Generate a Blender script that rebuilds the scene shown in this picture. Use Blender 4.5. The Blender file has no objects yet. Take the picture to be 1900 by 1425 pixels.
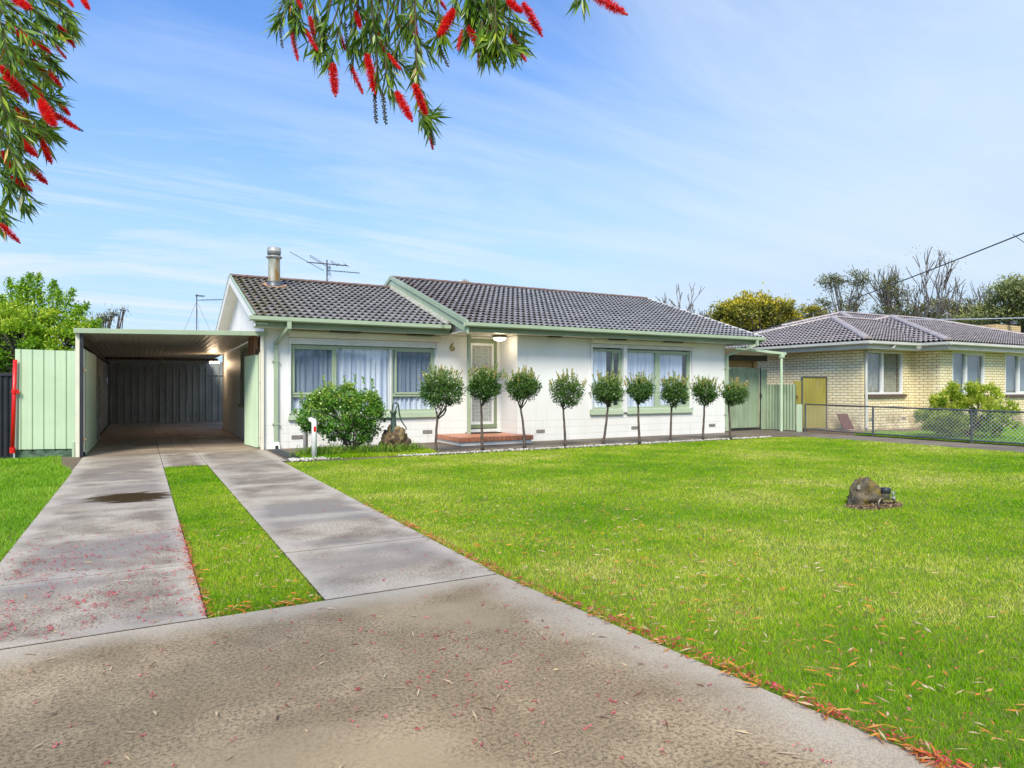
import bpy, bmesh, math, random
import numpy as np
from mathutils import Vector, Matrix
R=math.radians; PI=math.pi
rng=np.random.default_rng(7); random.seed(7)
scene=bpy.context.scene; COL=scene.collection
# ---------- camera model (used to read places off the photo) ----------
F=1246.; CX=950.; HY=719.; HC=1.4; YAW=math.atan2(.4845,.8748); S=math.sin(YAW); C=math.cos(YAW)
def ray(px,py):
    u=(px-CX)/F; v=(HY-py)/F; return (S+C*u, C-S*u, v)
def G(px,py,z=0.):
    r=ray(px,py); t=(z-HC)/r[2]; return (r[0]*t,r[1]*t,z)
def PY(px,py,Y):
    r=ray(px,py); t=Y/r[1]; return (r[0]*t,Y,HC+r[2]*t)
def AT(px,py,d):
    r=ray(px,py); return Vector((r[0]*d,r[1]*d,HC+r[2]*d))
# ---------- object helpers ----------
def tag(o,label=None,cat=None,group=None,kind=None):
    if label: o['label']=label
    if cat: o['category']=cat
    if group: o['group']=group
    if kind: o['kind']=kind
    return o
def empty(name,label,cat,loc=(0,0,0),group=None):
    o=bpy.data.objects.new(name,None); COL.objects.link(o); o.location=loc
    o.empty_display_size=.2
    return tag(o,label,cat,group)
def link(name,me,mat=None,parent=None,smooth=False):
    if mat is not None:
        for m in (mat if isinstance(mat,(list,tuple)) else [mat]): me.materials.append(m)
    if smooth: me.polygons.foreach_set('use_smooth',[True]*len(me.polygons))
    o=bpy.data.objects.new(name,me); COL.objects.link(o)
    if parent is not None:
        o.parent=parent
        w=parent; off=Vector((0,0,0))
        while w is not None: off+=w.location; w=w.parent
        o.location=-off      # geometry below is written in world coordinates
    return o
class MB:
    def __init__(s): s.v=[]; s.f=[]; s.m=[]
    def add(s,vs,fs,mi=0):
        n=len(s.v); s.v+= [tuple(v) for v in vs]; s.f+=[tuple(n+i for i in f) for f in fs]; s.m+=[mi]*len(fs); return s
    def box(s,x0,x1,y0,y1,z0,z1,mi=0):
        return s.add([(x0,y0,z0),(x1,y0,z0),(x1,y1,z0),(x0,y1,z0),(x0,y0,z1),(x1,y0,z1),(x1,y1,z1),(x0,y1,z1)],
          [(0,3,2,1),(4,5,6,7),(0,1,5,4),(1,2,6,5),(2,3,7,6),(3,0,4,7)],mi)
    def hexa(s,p,mi=0):   # 8 points, bottom 4 then top 4
        return s.add(p,[(0,3,2,1),(4,5,6,7),(0,1,5,4),(1,2,6,5),(2,3,7,6),(3,0,4,7)],mi)
    def quad(s,a,b,c,d,mi=0): return s.add([a,b,c,d],[(0,1,2,3)],mi)
    def poly(s,pts,mi=0): return s.add(pts,[tuple(range(len(pts)))],mi)
    def prism(s,pts,vec,mi=0):   # extrude a planar polygon along vec
        n=len(pts); v=Vector(vec); q=[tuple(Vector(p)+v) for p in pts]
        return s.add(list(pts)+q,[tuple(range(n))[::-1],tuple(range(n,2*n))]+[(i,(i+1)%n,n+(i+1)%n,n+i) for i in range(n)],mi)
    def tube(s,pts,rad,n=8,mi=0,cap=True):
        pts=[Vector(p) for p in pts]; k=len(pts)
        if not hasattr(rad,'__len__'): rad=[rad]*k
        vs=[]; up=None
        for i,p in enumerate(pts):
            t=(pts[min(i+1,k-1)]-pts[max(i-1,0)])
            if t.length<1e-9: t=Vector((0,0,1))
            t.normalize()
            if up is None:
                up=t.cross(Vector((0,0,1)))
                if up.length<.1: up=t.cross(Vector((0,1,0)))
                up.normalize()
            else:
                up=up-t*up.dot(t)
                if up.length<1e-6: up=t.orthogonal()
                up.normalize()
            w=t.cross(up)
            for j in range(n):
                a=2*PI*j/n; vs.append(p+(up*math.cos(a)+w*math.sin(a))*rad[i])
        fs=[(i*n+j,i*n+(j+1)%n,(i+1)*n+(j+1)%n,(i+1)*n+j) for i in range(k-1) for j in range(n)]
        if cap: fs+=[tuple(range(n))[::-1],tuple(range((k-1)*n,k*n))]
        return s.add(vs,fs,mi)
    def bar(s,a,b,w,h,mi=0):
        a=Vector(a);b=Vector(b);t=(b-a).normalized();u=t.cross(Vector((0,0,1)))
        if u.length<.05:u=Vector((1,0,0))
        u.normalize();q=u.cross(t)
        c=[(-1,-1),(1,-1),(1,1),(-1,1)]
        return s.hexa([a+u*i*w/2+q*j*h/2 for i,j in c]+[b+u*i*w/2+q*j*h/2 for i,j in c],mi)
    def lathe(s,prof,c=(0,0,0),n=20,mi=0):
        vs=[(c[0]+r*math.cos(2*PI*j/n),c[1]+r*math.sin(2*PI*j/n),c[2]+z) for r,z in prof for j in range(n)]
        return s.add(vs,[(i*n+j,i*n+(j+1)%n,(i+1)*n+(j+1)%n,(i+1)*n+j) for i in range(len(prof)-1) for j in range(n)],mi)
    def sphere(s,c,r,n=8,m=6,mi=0,sc=(1,1,1)):
        vs=[];
        for i in range(m+1):
            th=PI*i/m
            for j in range(n):
                a=2*PI*j/n; vs.append((c[0]+r*sc[0]*math.sin(th)*math.cos(a),c[1]+r*sc[1]*math.sin(th)*math.sin(a),c[2]+r*sc[2]*math.cos(th)))
        return s.add(vs,[(i*n+j,i*n+(j+1)%n,(i+1)*n+(j+1)%n,(i+1)*n+j) for i in range(m) for j in range(n)],mi)
    def sheet(s,p0,p1,z0,z1,period=.076,amp=.009,kind='sine',th=.003,mi=0,z0b=None,z1b=None):
        # upright ribbed steel sheet running from p0 to p1 (xy)
        p0=Vector((p0[0],p0[1],0));p1=Vector((p1[0],p1[1],0));L=(p1-p0).length;t=(p1-p0)/L;nn=Vector((t.y,-t.x,0))
        if kind=='sine':
            k=max(2,int(L/(period/6))); ss=[(L*i/k,amp*math.sin(2*PI*i*L/k/period)) for i in range(k+1)]
        else:
            ss=[(0,0)];x=period*.35
            w=.035
            while x+w*1.6<L:
                ss+=[(x,0),(x+w*.35,amp),(x+w,amp),(x+w*1.35,0)]
                # two small swages in the pan
                q=x+w*1.35+(period-w*1.35)/2
                if q+.02<L: ss+=[(q-.012,0),(q,amp*.12),(q+.012,0)]
                x+=period
            ss.append((L,0))
        z0b=z0 if z0b is None else z0b; z1b=z1 if z1b is None else z1b
        n=len(ss);vs=[]
        for side in (0,th):
            for (a,b) in ss:
                q=p0+t*a+nn*(b-side); f=a/L
                vs.append((q.x,q.y,z0+(z0b-z0)*f));vs.append((q.x,q.y,z1+(z1b-z1)*f))
        o=2*n; fs=[]
        for i in range(n-1):
            fs.append((2*i,2*i+2,2*i+3,2*i+1)); fs.append((o+2*i,o+2*i+1,o+2*i+3,o+2*i+2))
            fs.append((2*i+1,2*i+3,o+2*i+3,o+2*i+1)); fs.append((2*i,o+2*i,o+2*i+2,2*i+2))
        return s.add(vs,fs,mi)
    def mesh(s,name='m'):
        me=bpy.data.meshes.new(name); me.from_pydata(s.v,[],s.f); 
        if any(s.m): me.polygons.foreach_set('material_index',s.m)
        me.update(); return me
    def build(s,name,mat,parent=None,smooth=False,bevel=0,fixn=False):
        me=s.mesh(name)
        if fixn:
            bm=bmesh.new();bm.from_mesh(me);bmesh.ops.recalc_face_normals(bm,faces=bm.faces);bm.to_mesh(me);bm.free()
        o=link(name,me,mat,parent,smooth)
        if bevel:
            b=o.modifiers.new('b','BEVEL');b.width=bevel;b.segments=2;b.limit_method='ANGLE'
        return o
# ---------- materials ----------
def newmat(name):
    m=bpy.data.materials.new(name); m.use_nodes=True; nt=m.node_tree; b=nt.nodes['Principled BSDF']; return m,nt,b
def nd(nt,t,**k):
    n=nt.nodes.new(t)
    for a,b in k.items():
        if a in n.inputs: n.inputs[a].default_value=b
        else: setattr(n,a,b)
    return n
def ramp(nt,fac,stops):
    n=nt.nodes.new('ShaderNodeValToRGB'); e=n.color_ramp.elements
    while len(e)<len(stops): e.new(.5)
    for i,(p,c) in enumerate(stops):
        e[i].position=p; e[i].color=(c if hasattr(c,'__len__') else (c,c,c))[:3]+(1,) if hasattr(c,'__len__') else (c,c,c,1)
    nt.links.new(fac,n.inputs[0]); return n.outputs[0]
def noise(nt,vec,scale,detail=4,rough=.55,dist=0):
    n=nd(nt,'ShaderNodeTexNoise'); n.inputs['Scale'].default_value=scale;n.inputs['Detail'].default_value=detail
    n.inputs['Roughness'].default_value=rough;n.inputs['Distortion'].default_value=dist
    nt.links.new(vec,n.inputs['Vector']); return n.outputs[0]
def geo(nt): return nd(nt,'ShaderNodeNewGeometry').outputs['Position']
def mapping(nt,vec,scale=(1,1,1),loc=(0,0,0),rot=(0,0,0)):
    n=nd(nt,'ShaderNodeMapping'); n.inputs['Scale'].default_value=scale;n.inputs['Location'].default_value=loc;n.inputs['Rotation'].default_value=rot
    nt.links.new(vec,n.inputs['Vector']); return n.outputs[0]
def mix(nt,f,a,b,mode='MIX'):
    n=nd(nt,'ShaderNodeMix',data_type='RGBA',blend_type=mode)
    for i,x in ((0,f),(6,a),(7,b)):
        if hasattr(x,'is_linked') or hasattr(x,'links'): nt.links.new(x,n.inputs[i])
        elif i==0: n.inputs[0].default_value=x
        else: n.inputs[i].default_value=tuple(x)+(1,)
    return n.outputs[2]
def math_(nt,op,a,b=None,clamp=False):
    n=nd(nt,'ShaderNodeMath',operation=op); n.use_clamp=clamp
    for i,x in enumerate((a,b)):
        if x is None: continue
        if hasattr(x,'links'): nt.links.new(x,n.inputs[i])
        else: n.inputs[i].default_value=x
    return n.outputs[0]
def bump(nt,b,h,strength=.3,dist=.01):
    n=nd(nt,'ShaderNodeBump'); n.inputs['Strength'].default_value=strength;n.inputs['Distance'].default_value=dist
    nt.links.new(h,n.inputs['Height']); nt.links.new(n.outputs[0],b.inputs['Normal'])
def pm(name,c1,c2=None,scale=3.,rough=.6,metal=0,bs=0,bscale=60,bd=.005,detail=5,lo=.35,hi=.65,stretch=(1,1,1),grime=None):
    m,nt,b=newmat(name); p=geo(nt); b.inputs['Roughness'].default_value=rough; b.inputs['Metallic'].default_value=metal
    c2=c2 or tuple(x*.8 for x in c1)
    f=ramp(nt,noise(nt,mapping(nt,p,stretch),scale,detail),[(lo,0.),(hi,1.)])
    col=mix(nt,f,c1,c2)
    if grime:
        g=ramp(nt,noise(nt,mapping(nt,p,(1,1,.25)),grime[1],6,.65),[(grime[2],0.),(grime[3],1.)])
        col=mix(nt,g,col,grime[0])
    nt.links.new(col,b.inputs['Base Color'])
    if bs: bump(nt,b,noise(nt,p,bscale,4),bs,bd)
    return m
M={}
M['white']=pm('white_paint',(.82,.80,.75),(.75,.73,.68),1.2,.55,bs=.15,bscale=90)
M['cream']=pm('cream_paint',(.76,.73,.60),(.70,.67,.54),3,.45)
M['wframe']=pm('white_metal',(.78,.78,.77),(.7,.7,.7),3,.35)
M['sage']=pm('sage_paint',(.38,.46,.32),(.33,.41,.28),2.,.4,grime=((.15,.2,.13),4,.62,.8))
M['sagedk']=pm('sage_trim',(.23,.29,.17),(.19,.24,.14),2.,.45)
M['sheet']=pm('sage_sheet',(.50,.62,.44),(.44,.56,.385),1.3,.4,grime=((.2,.27,.16),3,.62,.85))
M['sheet2']=pm('sage_sheet_aged',(.30,.38,.25),(.23,.30,.19),1.3,.45,grime=((.12,.16,.1),3,.5,.8))
M['darksheet']=pm('weathered_steel_sheet',(.34,.36,.335),(.26,.275,.255),1.5,.5,grime=((.18,.175,.16),3,.45,.8))
M['ceil']=pm('ceiling_sheet',(.50,.48,.42),(.40,.385,.33),.9,.4,metal=.05)
M['black']=pm('black_steel',(.022,.024,.03),(.03,.033,.04),3,.4)
M['grey']=pm('grey_steel',(.16,.17,.18),(.11,.12,.13),9,.45,metal=.6)
M['galv']=pm('galvanised',(.42,.43,.41),(.24,.25,.24),9,.5,metal=.25)
M['zinc']=pm('zinc_wire',(.62,.63,.62),(.5,.51,.5),12,.5,metal=.2)
M['flue']=pm('stained_flue',(.46,.46,.40),(.26,.27,.22),4,.5,metal=.05,stretch=(2,2,.5),grime=((.25,.14,.035),3,.5,.62))
M['rust']=pm('rusty_flashing',(.50,.28,.13),(.3,.2,.15),14,.8)
M['red']=pm('red_paint',(.72,.012,.008),(.6,.01,.008),5,.35)
M['timber']=pm('raw_timber',(.30,.15,.08),(.16,.08,.045),6,.7,stretch=(8,8,.6))
M['timberlt']=pm('raw_pine',(.42,.28,.12),(.3,.19,.08),6,.7,stretch=(.6,8,8))
M['darkwood']=pm('dark_beam',(.05,.038,.03),(.03,.025,.02),6,.7)
M['kick']=pm('mossy_board',(.10,.17,.11),(.03,.055,.03),7,.7,stretch=(1,1,3))
M['gold']=pm('brass',(.42,.30,.06),(.36,.25,.05),20,.3,metal=.7)
M['vent']=pm('terracotta_vent',(.30,.28,.25),(.18,.16,.14),20,.8)
M['mat']=pm('rubber_mat',(.02,.02,.022),(.03,.03,.03),20,.8)
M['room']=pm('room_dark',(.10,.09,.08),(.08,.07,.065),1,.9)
M['bark']=pm('bark',(.13,.10,.08),(.06,.045,.038),20,.85,bs=.6,bscale=60,stretch=(1,1,.4))
M['barkgrey']=pm('grey_bark',(.15,.13,.115),(.08,.07,.06),8,.85)
M['twig']=pm('twig',(.10,.085,.03),(.07,.05,.02),20,.8)
M['pump']=pm('verdigris_iron',(.10,.17,.14),(.045,.07,.06),22,.5,metal=.3)
M['pvc']=pm('white_pipe',(.82,.82,.80),(.74,.74,.72),6,.3,grime=((.5,.52,.42),6,.6,.85))
M['pvcgrey']=pm('worn_white_numeral',(.6,.58,.5),(.4,.38,.3),60,.6)
M['maroon']=pm('maroon_board',(.11,.03,.025),(.07,.02,.018),9,.6)
M['mustard']=pm('mustard_sheet',(.31,.27,.05),(.25,.215,.04),1.5,.5,grime=((.36,.33,.24),5,.60,.72))
M['nbgutter']=pm('pale_gutter',(.58,.58,.52),(.5,.5,.45),2,.4)
M['nbsill']=pm('brown_sill',(.09,.055,.045),(.07,.04,.035),8,.5)
M['brassy']=pm('bronze_fitting',(.25,.22,.15),(.14,.13,.10),30,.45,metal=.5)
M['tile_red']=pm('terracotta_paver',(.56,.23,.13),(.40,.14,.075),11,.4,bs=.1)
M['grout']=pm('grout',(.13,.07,.05),(.09,.05,.035),30,.7)
# painted blockwork with joints on the lowest courses
def wallmat():
    m,nt,b=newmat('painted_blockwork'); b.inputs['Roughness'].default_value=.5
    p=geo(nt); sp=nd(nt,'ShaderNodeSeparateXYZ'); nt.links.new(p,sp.inputs[0])
    cb=nd(nt,'ShaderNodeCombineXYZ'); nt.links.new(math_(nt,'ADD',sp.outputs[0],sp.outputs[1]),cb.inputs[0]); nt.links.new(sp.outputs[2],cb.inputs[1])
    br=nd(nt,'ShaderNodeTexBrick'); nt.links.new(mapping(nt,cb.outputs[0],loc=(0,.04,0)),br.inputs['Vector'])
    br.inputs['Scale'].default_value=1; br.inputs['Brick Width'].default_value=.80;br.inputs['Row Height'].default_value=.19
    br.inputs['Mortar Size'].default_value=.006;br.inputs['Mortar Smooth'].default_value=.5
    low=ramp(nt,sp.outputs[2],[(.58,1.),(.60,0.)])
    f=mix(nt,low,(0,0,0),br.outputs['Fac'])
    n1=ramp(nt,noise(nt,mapping(nt,p,(1,1,.4)),1.1,6,.6),[(.35,0.),(.7,1.)])
    col=mix(nt,n1,(.81,.81,.795),(.75,.745,.72))
    g=ramp(nt,noise(nt,mapping(nt,p,(6,6,.5)),1.5,6,.7),[(.56,0.),(.8,1.)])
    zg=ramp(nt,sp.outputs[2],[(0.,1.),(.10,.8),(.35,.28)])
    gg=mix(nt,1.,g,zg,'MULTIPLY')
    col=mix(nt,gg,col,(.46,.40,.30))
    sw=nd(nt,'ShaderNodeSeparateColor');nt.links.new(f,sw.inputs[0])
    col=mix(nt,math_(nt,'MULTIPLY',sw.outputs[0],.40),col,(.42,.41,.38))
    nt.links.new(col,b.inputs['Base Color'])
    h=math_(nt,'SUBTRACT',math_(nt,'MULTIPLY',noise(nt,p,70,4),.12),sw.outputs[0])
    bump(nt,b,h,.5,.006); return m
M['wall']=wallmat()
def brickmat(name,c1,c2,mort,bw=.29,rh=.094,ms=.009):
    m,nt,b=newmat(name); b.inputs['Roughness'].default_value=.6
    p=geo(nt); sp=nd(nt,'ShaderNodeSeparateXYZ'); nt.links.new(p,sp.inputs[0])
    cb=nd(nt,'ShaderNodeCombineXYZ'); nt.links.new(math_(nt,'ADD',sp.outputs[0],sp.outputs[1]),cb.inputs[0]); nt.links.new(sp.outputs[2],cb.inputs[1])
    br=nd(nt,'ShaderNodeTexBrick'); nt.links.new(cb.outputs[0],br.inputs['Vector'])
    br.inputs['Scale'].default_value=1; br.inputs['Brick Width'].default_value=bw;br.inputs['Row Height'].default_value=rh
    br.inputs['Mortar Size'].default_value=ms;br.inputs['Mortar Smooth'].default_value=.2
    br.inputs['Color1'].default_value=c1+(1,);br.inputs['Color2'].default_value=c2+(1,);br.inputs['Mortar'].default_value=mort+(1,)
    col=mix(nt,ramp(nt,noise(nt,mapping(nt,p,(1,1,.5)),1.3,5),[(.45,0.),(.8,.35)]),br.outputs['Color'],(.60,.42,.16),'MULTIPLY')
    zz=ramp(nt,math_(nt,'DIVIDE',sp.outputs[2],3.),[(.10,.9),(.2,0.)])
    col=mix(nt,mix(nt,1.,zz,ramp(nt,noise(nt,p,3,5),[(.4,0.),(.6,1.)]),'MULTIPLY'),col,(.32,.24,.12))
    nt.links.new(col,b.inputs['Base Color'])
    bump(nt,b,math_(nt,'MULTIPLY',br.outputs['Fac'],-1.),.8,.01); return m
M['brick']=brickmat('cream_brick',(.92,.83,.57),(.86,.75,.45),(.26,.19,.09))
M['brick2']=brickmat('tan_brick',(.62,.48,.25),(.55,.38,.17),(.2,.14,.07))
def roofmat(name,c1,c2,moss=None,red=None):
    m,nt,b=newmat(name); b.inputs['Roughness'].default_value=.42
    p=geo(nt)
    col=mix(nt,ramp(nt,noise(nt,p,2.2,6,.65),[(.35,0.),(.65,1.)]),c1,c2)
    col=mix(nt,ramp(nt,noise(nt,p,26,4,.7),[(.45,0.),(.62,.65)]),col,tuple(x*.45 for x in c2))
    col=mix(nt,ramp(nt,noise(nt,p,9,5,.7),[(.58,0.),(.70,.5)]),col,(.42,.41,.38))
    if moss:
        sp=nd(nt,'ShaderNodeSeparateXYZ'); nt.links.new(p,sp.inputs[0])
        mk=ramp(nt,math_(nt,'DIVIDE',math_(nt,'SUBTRACT',sp.outputs[0],moss[0]),moss[1],True),[(0.,1.),(1.,0.)])
        nn=ramp(nt,noise(nt,p,7,6,.7),[(.42,0.),(.58,1.)])
        col=mix(nt,mix(nt,1.,mk,nn,'MULTIPLY'),col,moss[2])
    nt.links.new(col,b.inputs['Base Color'])
    bump(nt,b,noise(nt,p,60,4),.4,.006); return m
M['tileL']=roofmat('weathered_roof_tile',(.38,.36,.345),(.235,.22,.21),moss=(2.2,1.5,(.17,.13,.03)))
M['tileR']=roofmat('grey_roof_tile',(.40,.385,.38),(.25,.24,.24),moss=(6.8,3.5,(.13,.085,.06)))
M['ridge']=roofmat('ridge_tile',(.26,.125,.08),(.19,.13,.10))
M['tileN']=roofmat('mauve_roof_tile',(.46,.41,.40),(.31,.265,.26))
M['ridgeN']=roofmat('mauve_ridge_tile',(.47,.41,.40),(.35,.29,.28))
M['mortar']=pm('pointing_mortar',(.42,.42,.36),(.25,.26,.2),12,.9)
def glassmat(name,tint=(.82,.87,.9),extra=.04):
    m,nt,b=newmat(name); out=nt.nodes['Material Output']; nt.nodes.remove(b)
    tr=nd(nt,'ShaderNodeBsdfTransparent'); tr.inputs[0].default_value=tint+(1,)
    gl=nd(nt,'ShaderNodeBsdfGlossy'); gl.inputs['Roughness'].default_value=.01
    fr=nd(nt,'ShaderNodeLayerWeight'); fr.inputs[0].default_value=.5
    mx=nd(nt,'ShaderNodeMixShader'); f=math_(nt,'ADD',math_(nt,'MULTIPLY',math_(nt,'POWER',fr.outputs['Facing'],5.),.9),.05+extra,True)
    nt.links.new(f,mx.inputs[0]);nt.links.new(tr.outputs[0],mx.inputs[1]);nt.links.new(gl.outputs[0],mx.inputs[2]);nt.links.new(mx.outputs[0],out.inputs[0]); return m
M['screen']=glassmat('insect_screen',(.62,.65,.68),-.05)
M['glass']=glassmat('window_glass',(.95,.97,1.),.03)
def curtmat():
    m,nt,b=newmat('sheer_curtain'); out=nt.nodes['Material Output']
    b.inputs['Base Color'].default_value=(.88,.92,.98,1); b.inputs['Roughness'].default_value=.9
    tr=nd(nt,'ShaderNodeBsdfTranslucent');tr.inputs[0].default_value=(.7,.75,.85,1)
    mx=nd(nt,'ShaderNodeMixShader');mx.inputs[0].default_value=.08
    p=geo(nt); fo=ramp(nt,noise(nt,mapping(nt,p,(9,1,.12)),1.2,3,.6),[(.35,0.),(.6,1.)]); nt.links.new(mix(nt,fo,(.60,.66,.78),(.95,.97,1.)),b.inputs['Base Color'])
    nt.links.new(b.outputs[0],mx.inputs[1]);nt.links.new(tr.outputs[0],mx.inputs[2]);nt.links.new(mx.outputs[0],out.inputs[0]);return m
M['curt']=curtmat()
M['curtdk']=pm('brown_curtain',(.12,.085,.075),(.09,.06,.055),4,.9)
M['curtcream']=pm('cream_drape',(.40,.38,.28),(.25,.24,.17),6,.9)
M['blind']=pm('grey_blind',(.28,.31,.29),(.22,.25,.23),2,.8)
def emis(name,c,s):
    m,nt,b=newmat(name); b.inputs['Base Color'].default_value=(.8,.8,.8,1)
    b.inputs['Emission Color'].default_value=c+(1,); b.inputs['Emission Strength'].default_value=s; return m
M['lamp']=emis('lit_opal_glass',(1.,.86,.62),3.5)
# leaves: per-leaf tint attribute drives the colour, with some translucency
def leafmat(name,stops,rough=.45,trans=.3,gscale=None,spec=.5):
    m,nt,b=newmat(name); out=nt.nodes['Material Output']
    at=nd(nt,'ShaderNodeAttribute'); at.attribute_name='tint'
    f=at.outputs['Fac']
    if gscale:
        n=noise(nt,geo(nt),gscale,4,.6)
        n2=noise(nt,mapping(nt,geo(nt),(1,1,.1)),gscale*4.3,5,.7); n3=noise(nt,mapping(nt,geo(nt),(1,1,.1),(4,9,0)),gscale*.33,2,.5)
        g_=math_(nt,'ADD',math_(nt,'MULTIPLY',math_(nt,'SUBTRACT',n,.5),.95),math_(nt,'ADD',math_(nt,'MULTIPLY',math_(nt,'SUBTRACT',n2,.5),.5),math_(nt,'MULTIPLY',math_(nt,'SUBTRACT',n3,.5),1.3)))
        f=math_(nt,'ADD',math_(nt,'MULTIPLY',f,.75),math_(nt,'ADD',g_,.24),True)
    col=ramp(nt,f,stops); nt.links.new(col,b.inputs['Base Color']); b.inputs['Roughness'].default_value=rough
    b.inputs['Specular IOR Level'].default_value=spec
    if trans:
        tr=nd(nt,'ShaderNodeBsdfTranslucent'); nt.links.new(col,tr.inputs[0])
        mx=nd(nt,'ShaderNodeMixShader');mx.inputs[0].default_value=trans
        nt.links.new(b.outputs[0],mx.inputs[1]);nt.links.new(tr.outputs[0],mx.inputs[2]);nt.links.new(mx.outputs[0],out.inputs[0])
    return m
M['grass']=leafmat('lawn_blades',[(0.,(.06,.24,.002)),(.3,(.17,.40,.004)),(.55,(.34,.52,.010)),(.78,(.52,.60,.05)),(1.,(.78,.72,.24))],.5,.4,1.1,.1)
M['grassL']=leafmat('lush_lawn_blades',[(0.,(.09,.27,.006)),(.5,(.22,.45,.015)),(1.,(.42,.60,.06))],.45,.4,1.1,.25)
M['leaf_std']=leafmat('clipped_leaves',[(0.,(.025,.075,.015)),(.42,(.11,.22,.04)),(.68,(.30,.36,.10)),(.86,(.45,.38,.10)),(1.,(.48,.27,.10))],.3,.25)
M['leaf_bush']=leafmat('bush_leaves',[(0.,(.03,.11,.01)),(.5,(.12,.29,.03)),(.85,(.28,.46,.06)),(1.,(.50,.42,.08))],.28,.25)
M['leaf_strap']=leafmat('strap_leaves',[(0.,(.06,.17,.01)),(.6,(.16,.32,.02)),(1.,(.34,.42,.05))],.4,.3)
M['leaf_lime']=leafmat('lime_leaves',[(0.,(.05,.17,.008)),(.5,(.22,.44,.015)),(1.,(.62,.72,.07))],.4,.4)
M['leaf_nb']=leafmat('yellow_green_leaves',[(0.,(.12,.24,.015)),(.5,(.38,.50,.03)),(1.,(.74,.72,.14))],.4,.3)
M['leaf_wattle']=leafmat('wattle_leaves',[(0.,(.07,.10,.02)),(.5,(.28,.27,.03)),(1.,(.78,.62,.03))],.5,.3)
M['leaf_gum']=leafmat('gum_leaves',[(0.,(.06,.08,.03)),(.6,(.20,.20,.07)),(1.,(.45,.40,.12))],.5,.2)
M['leaf_far']=leafmat('far_leaves',[(0.,(.07,.10,.035)),(.6,(.25,.29,.09)),(1.,(.55,.56,.20))],.5,.25)
M['leaf_orange']=leafmat('orange_leaves',[(0.,(.25,.07,.02)),(1.,(.55,.2,.04))],.5,.2)
M['leaf_bb']=leafmat('bottlebrush_leaves',[(0.,(.04,.10,.015)),(.5,(.14,.26,.025)),(.85,(.33,.48,.035)),(.93,(.55,.50,.03)),(1.,(.62,.24,.02))],.35,.35)
M['petal']=leafmat('red_filaments',[(0.,(.55,.003,.012)),(.6,(.95,.015,.02)),(1.,(1.,.16,.08))],.5,.4)
M['bud']=pm('seed_buds',(.05,.075,.045),(.09,.06,.03),60,.6)
M['litter']=leafmat('fallen_leaves',[(0.,(.60,.46,.30)),(.35,(.50,.34,.16)),(.55,(.62,.26,.03)),(.8,(.60,.13,.02)),(1.,(.16,.09,.05))],.6,.1)
M['fpetal']=leafmat('fallen_petals',[(0.,(.38,.02,.035)),(.6,(.58,.03,.055)),(1.,(.66,.20,.20))],.6,.1)
M['pebble']=leafmat('white_pebbles',[(0.,(.30,.27,.21)),(.4,(.52,.49,.42)),(1.,(.78,.76,.70))],.6,0)
M['chip']=leafmat('bark_mulch',[(0.,(.05,.03,.018)),(.5,(.20,.13,.07)),(1.,(.50,.34,.20))],.8,0)
def rockmat(name,a,b_,c_,scale=7):
    m,nt,b=newmat(name); b.inputs['Roughness'].default_value=.8; p=geo(nt)
    col=mix(nt,ramp(nt,noise(nt,p,scale,7,.65),[(.35,0.),(.6,1.)]),a,b_)
    col=mix(nt,ramp(nt,noise(nt,p,scale*.6,5,.6,.5),[(.5,0.),(.62,1.)]),col,c_)
    col=mix(nt,ramp(nt,noise(nt,p,scale*9,3,.6),[(.35,.8),(.5,0.)]),col,tuple(x*.3 for x in a))
    nt.links.new(col,b.inputs['Base Color']); bump(nt,b,noise(nt,p,scale*4,7,.7),.9,.03); return m
M['rock1']=rockmat('brown_rock',(.22,.15,.085),(.09,.06,.035),(.34,.25,.12),12)
M['rock2']=rockmat('mossy_rock',(.22,.18,.12),(.10,.08,.05),(.24,.17,.03),10)
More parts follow.
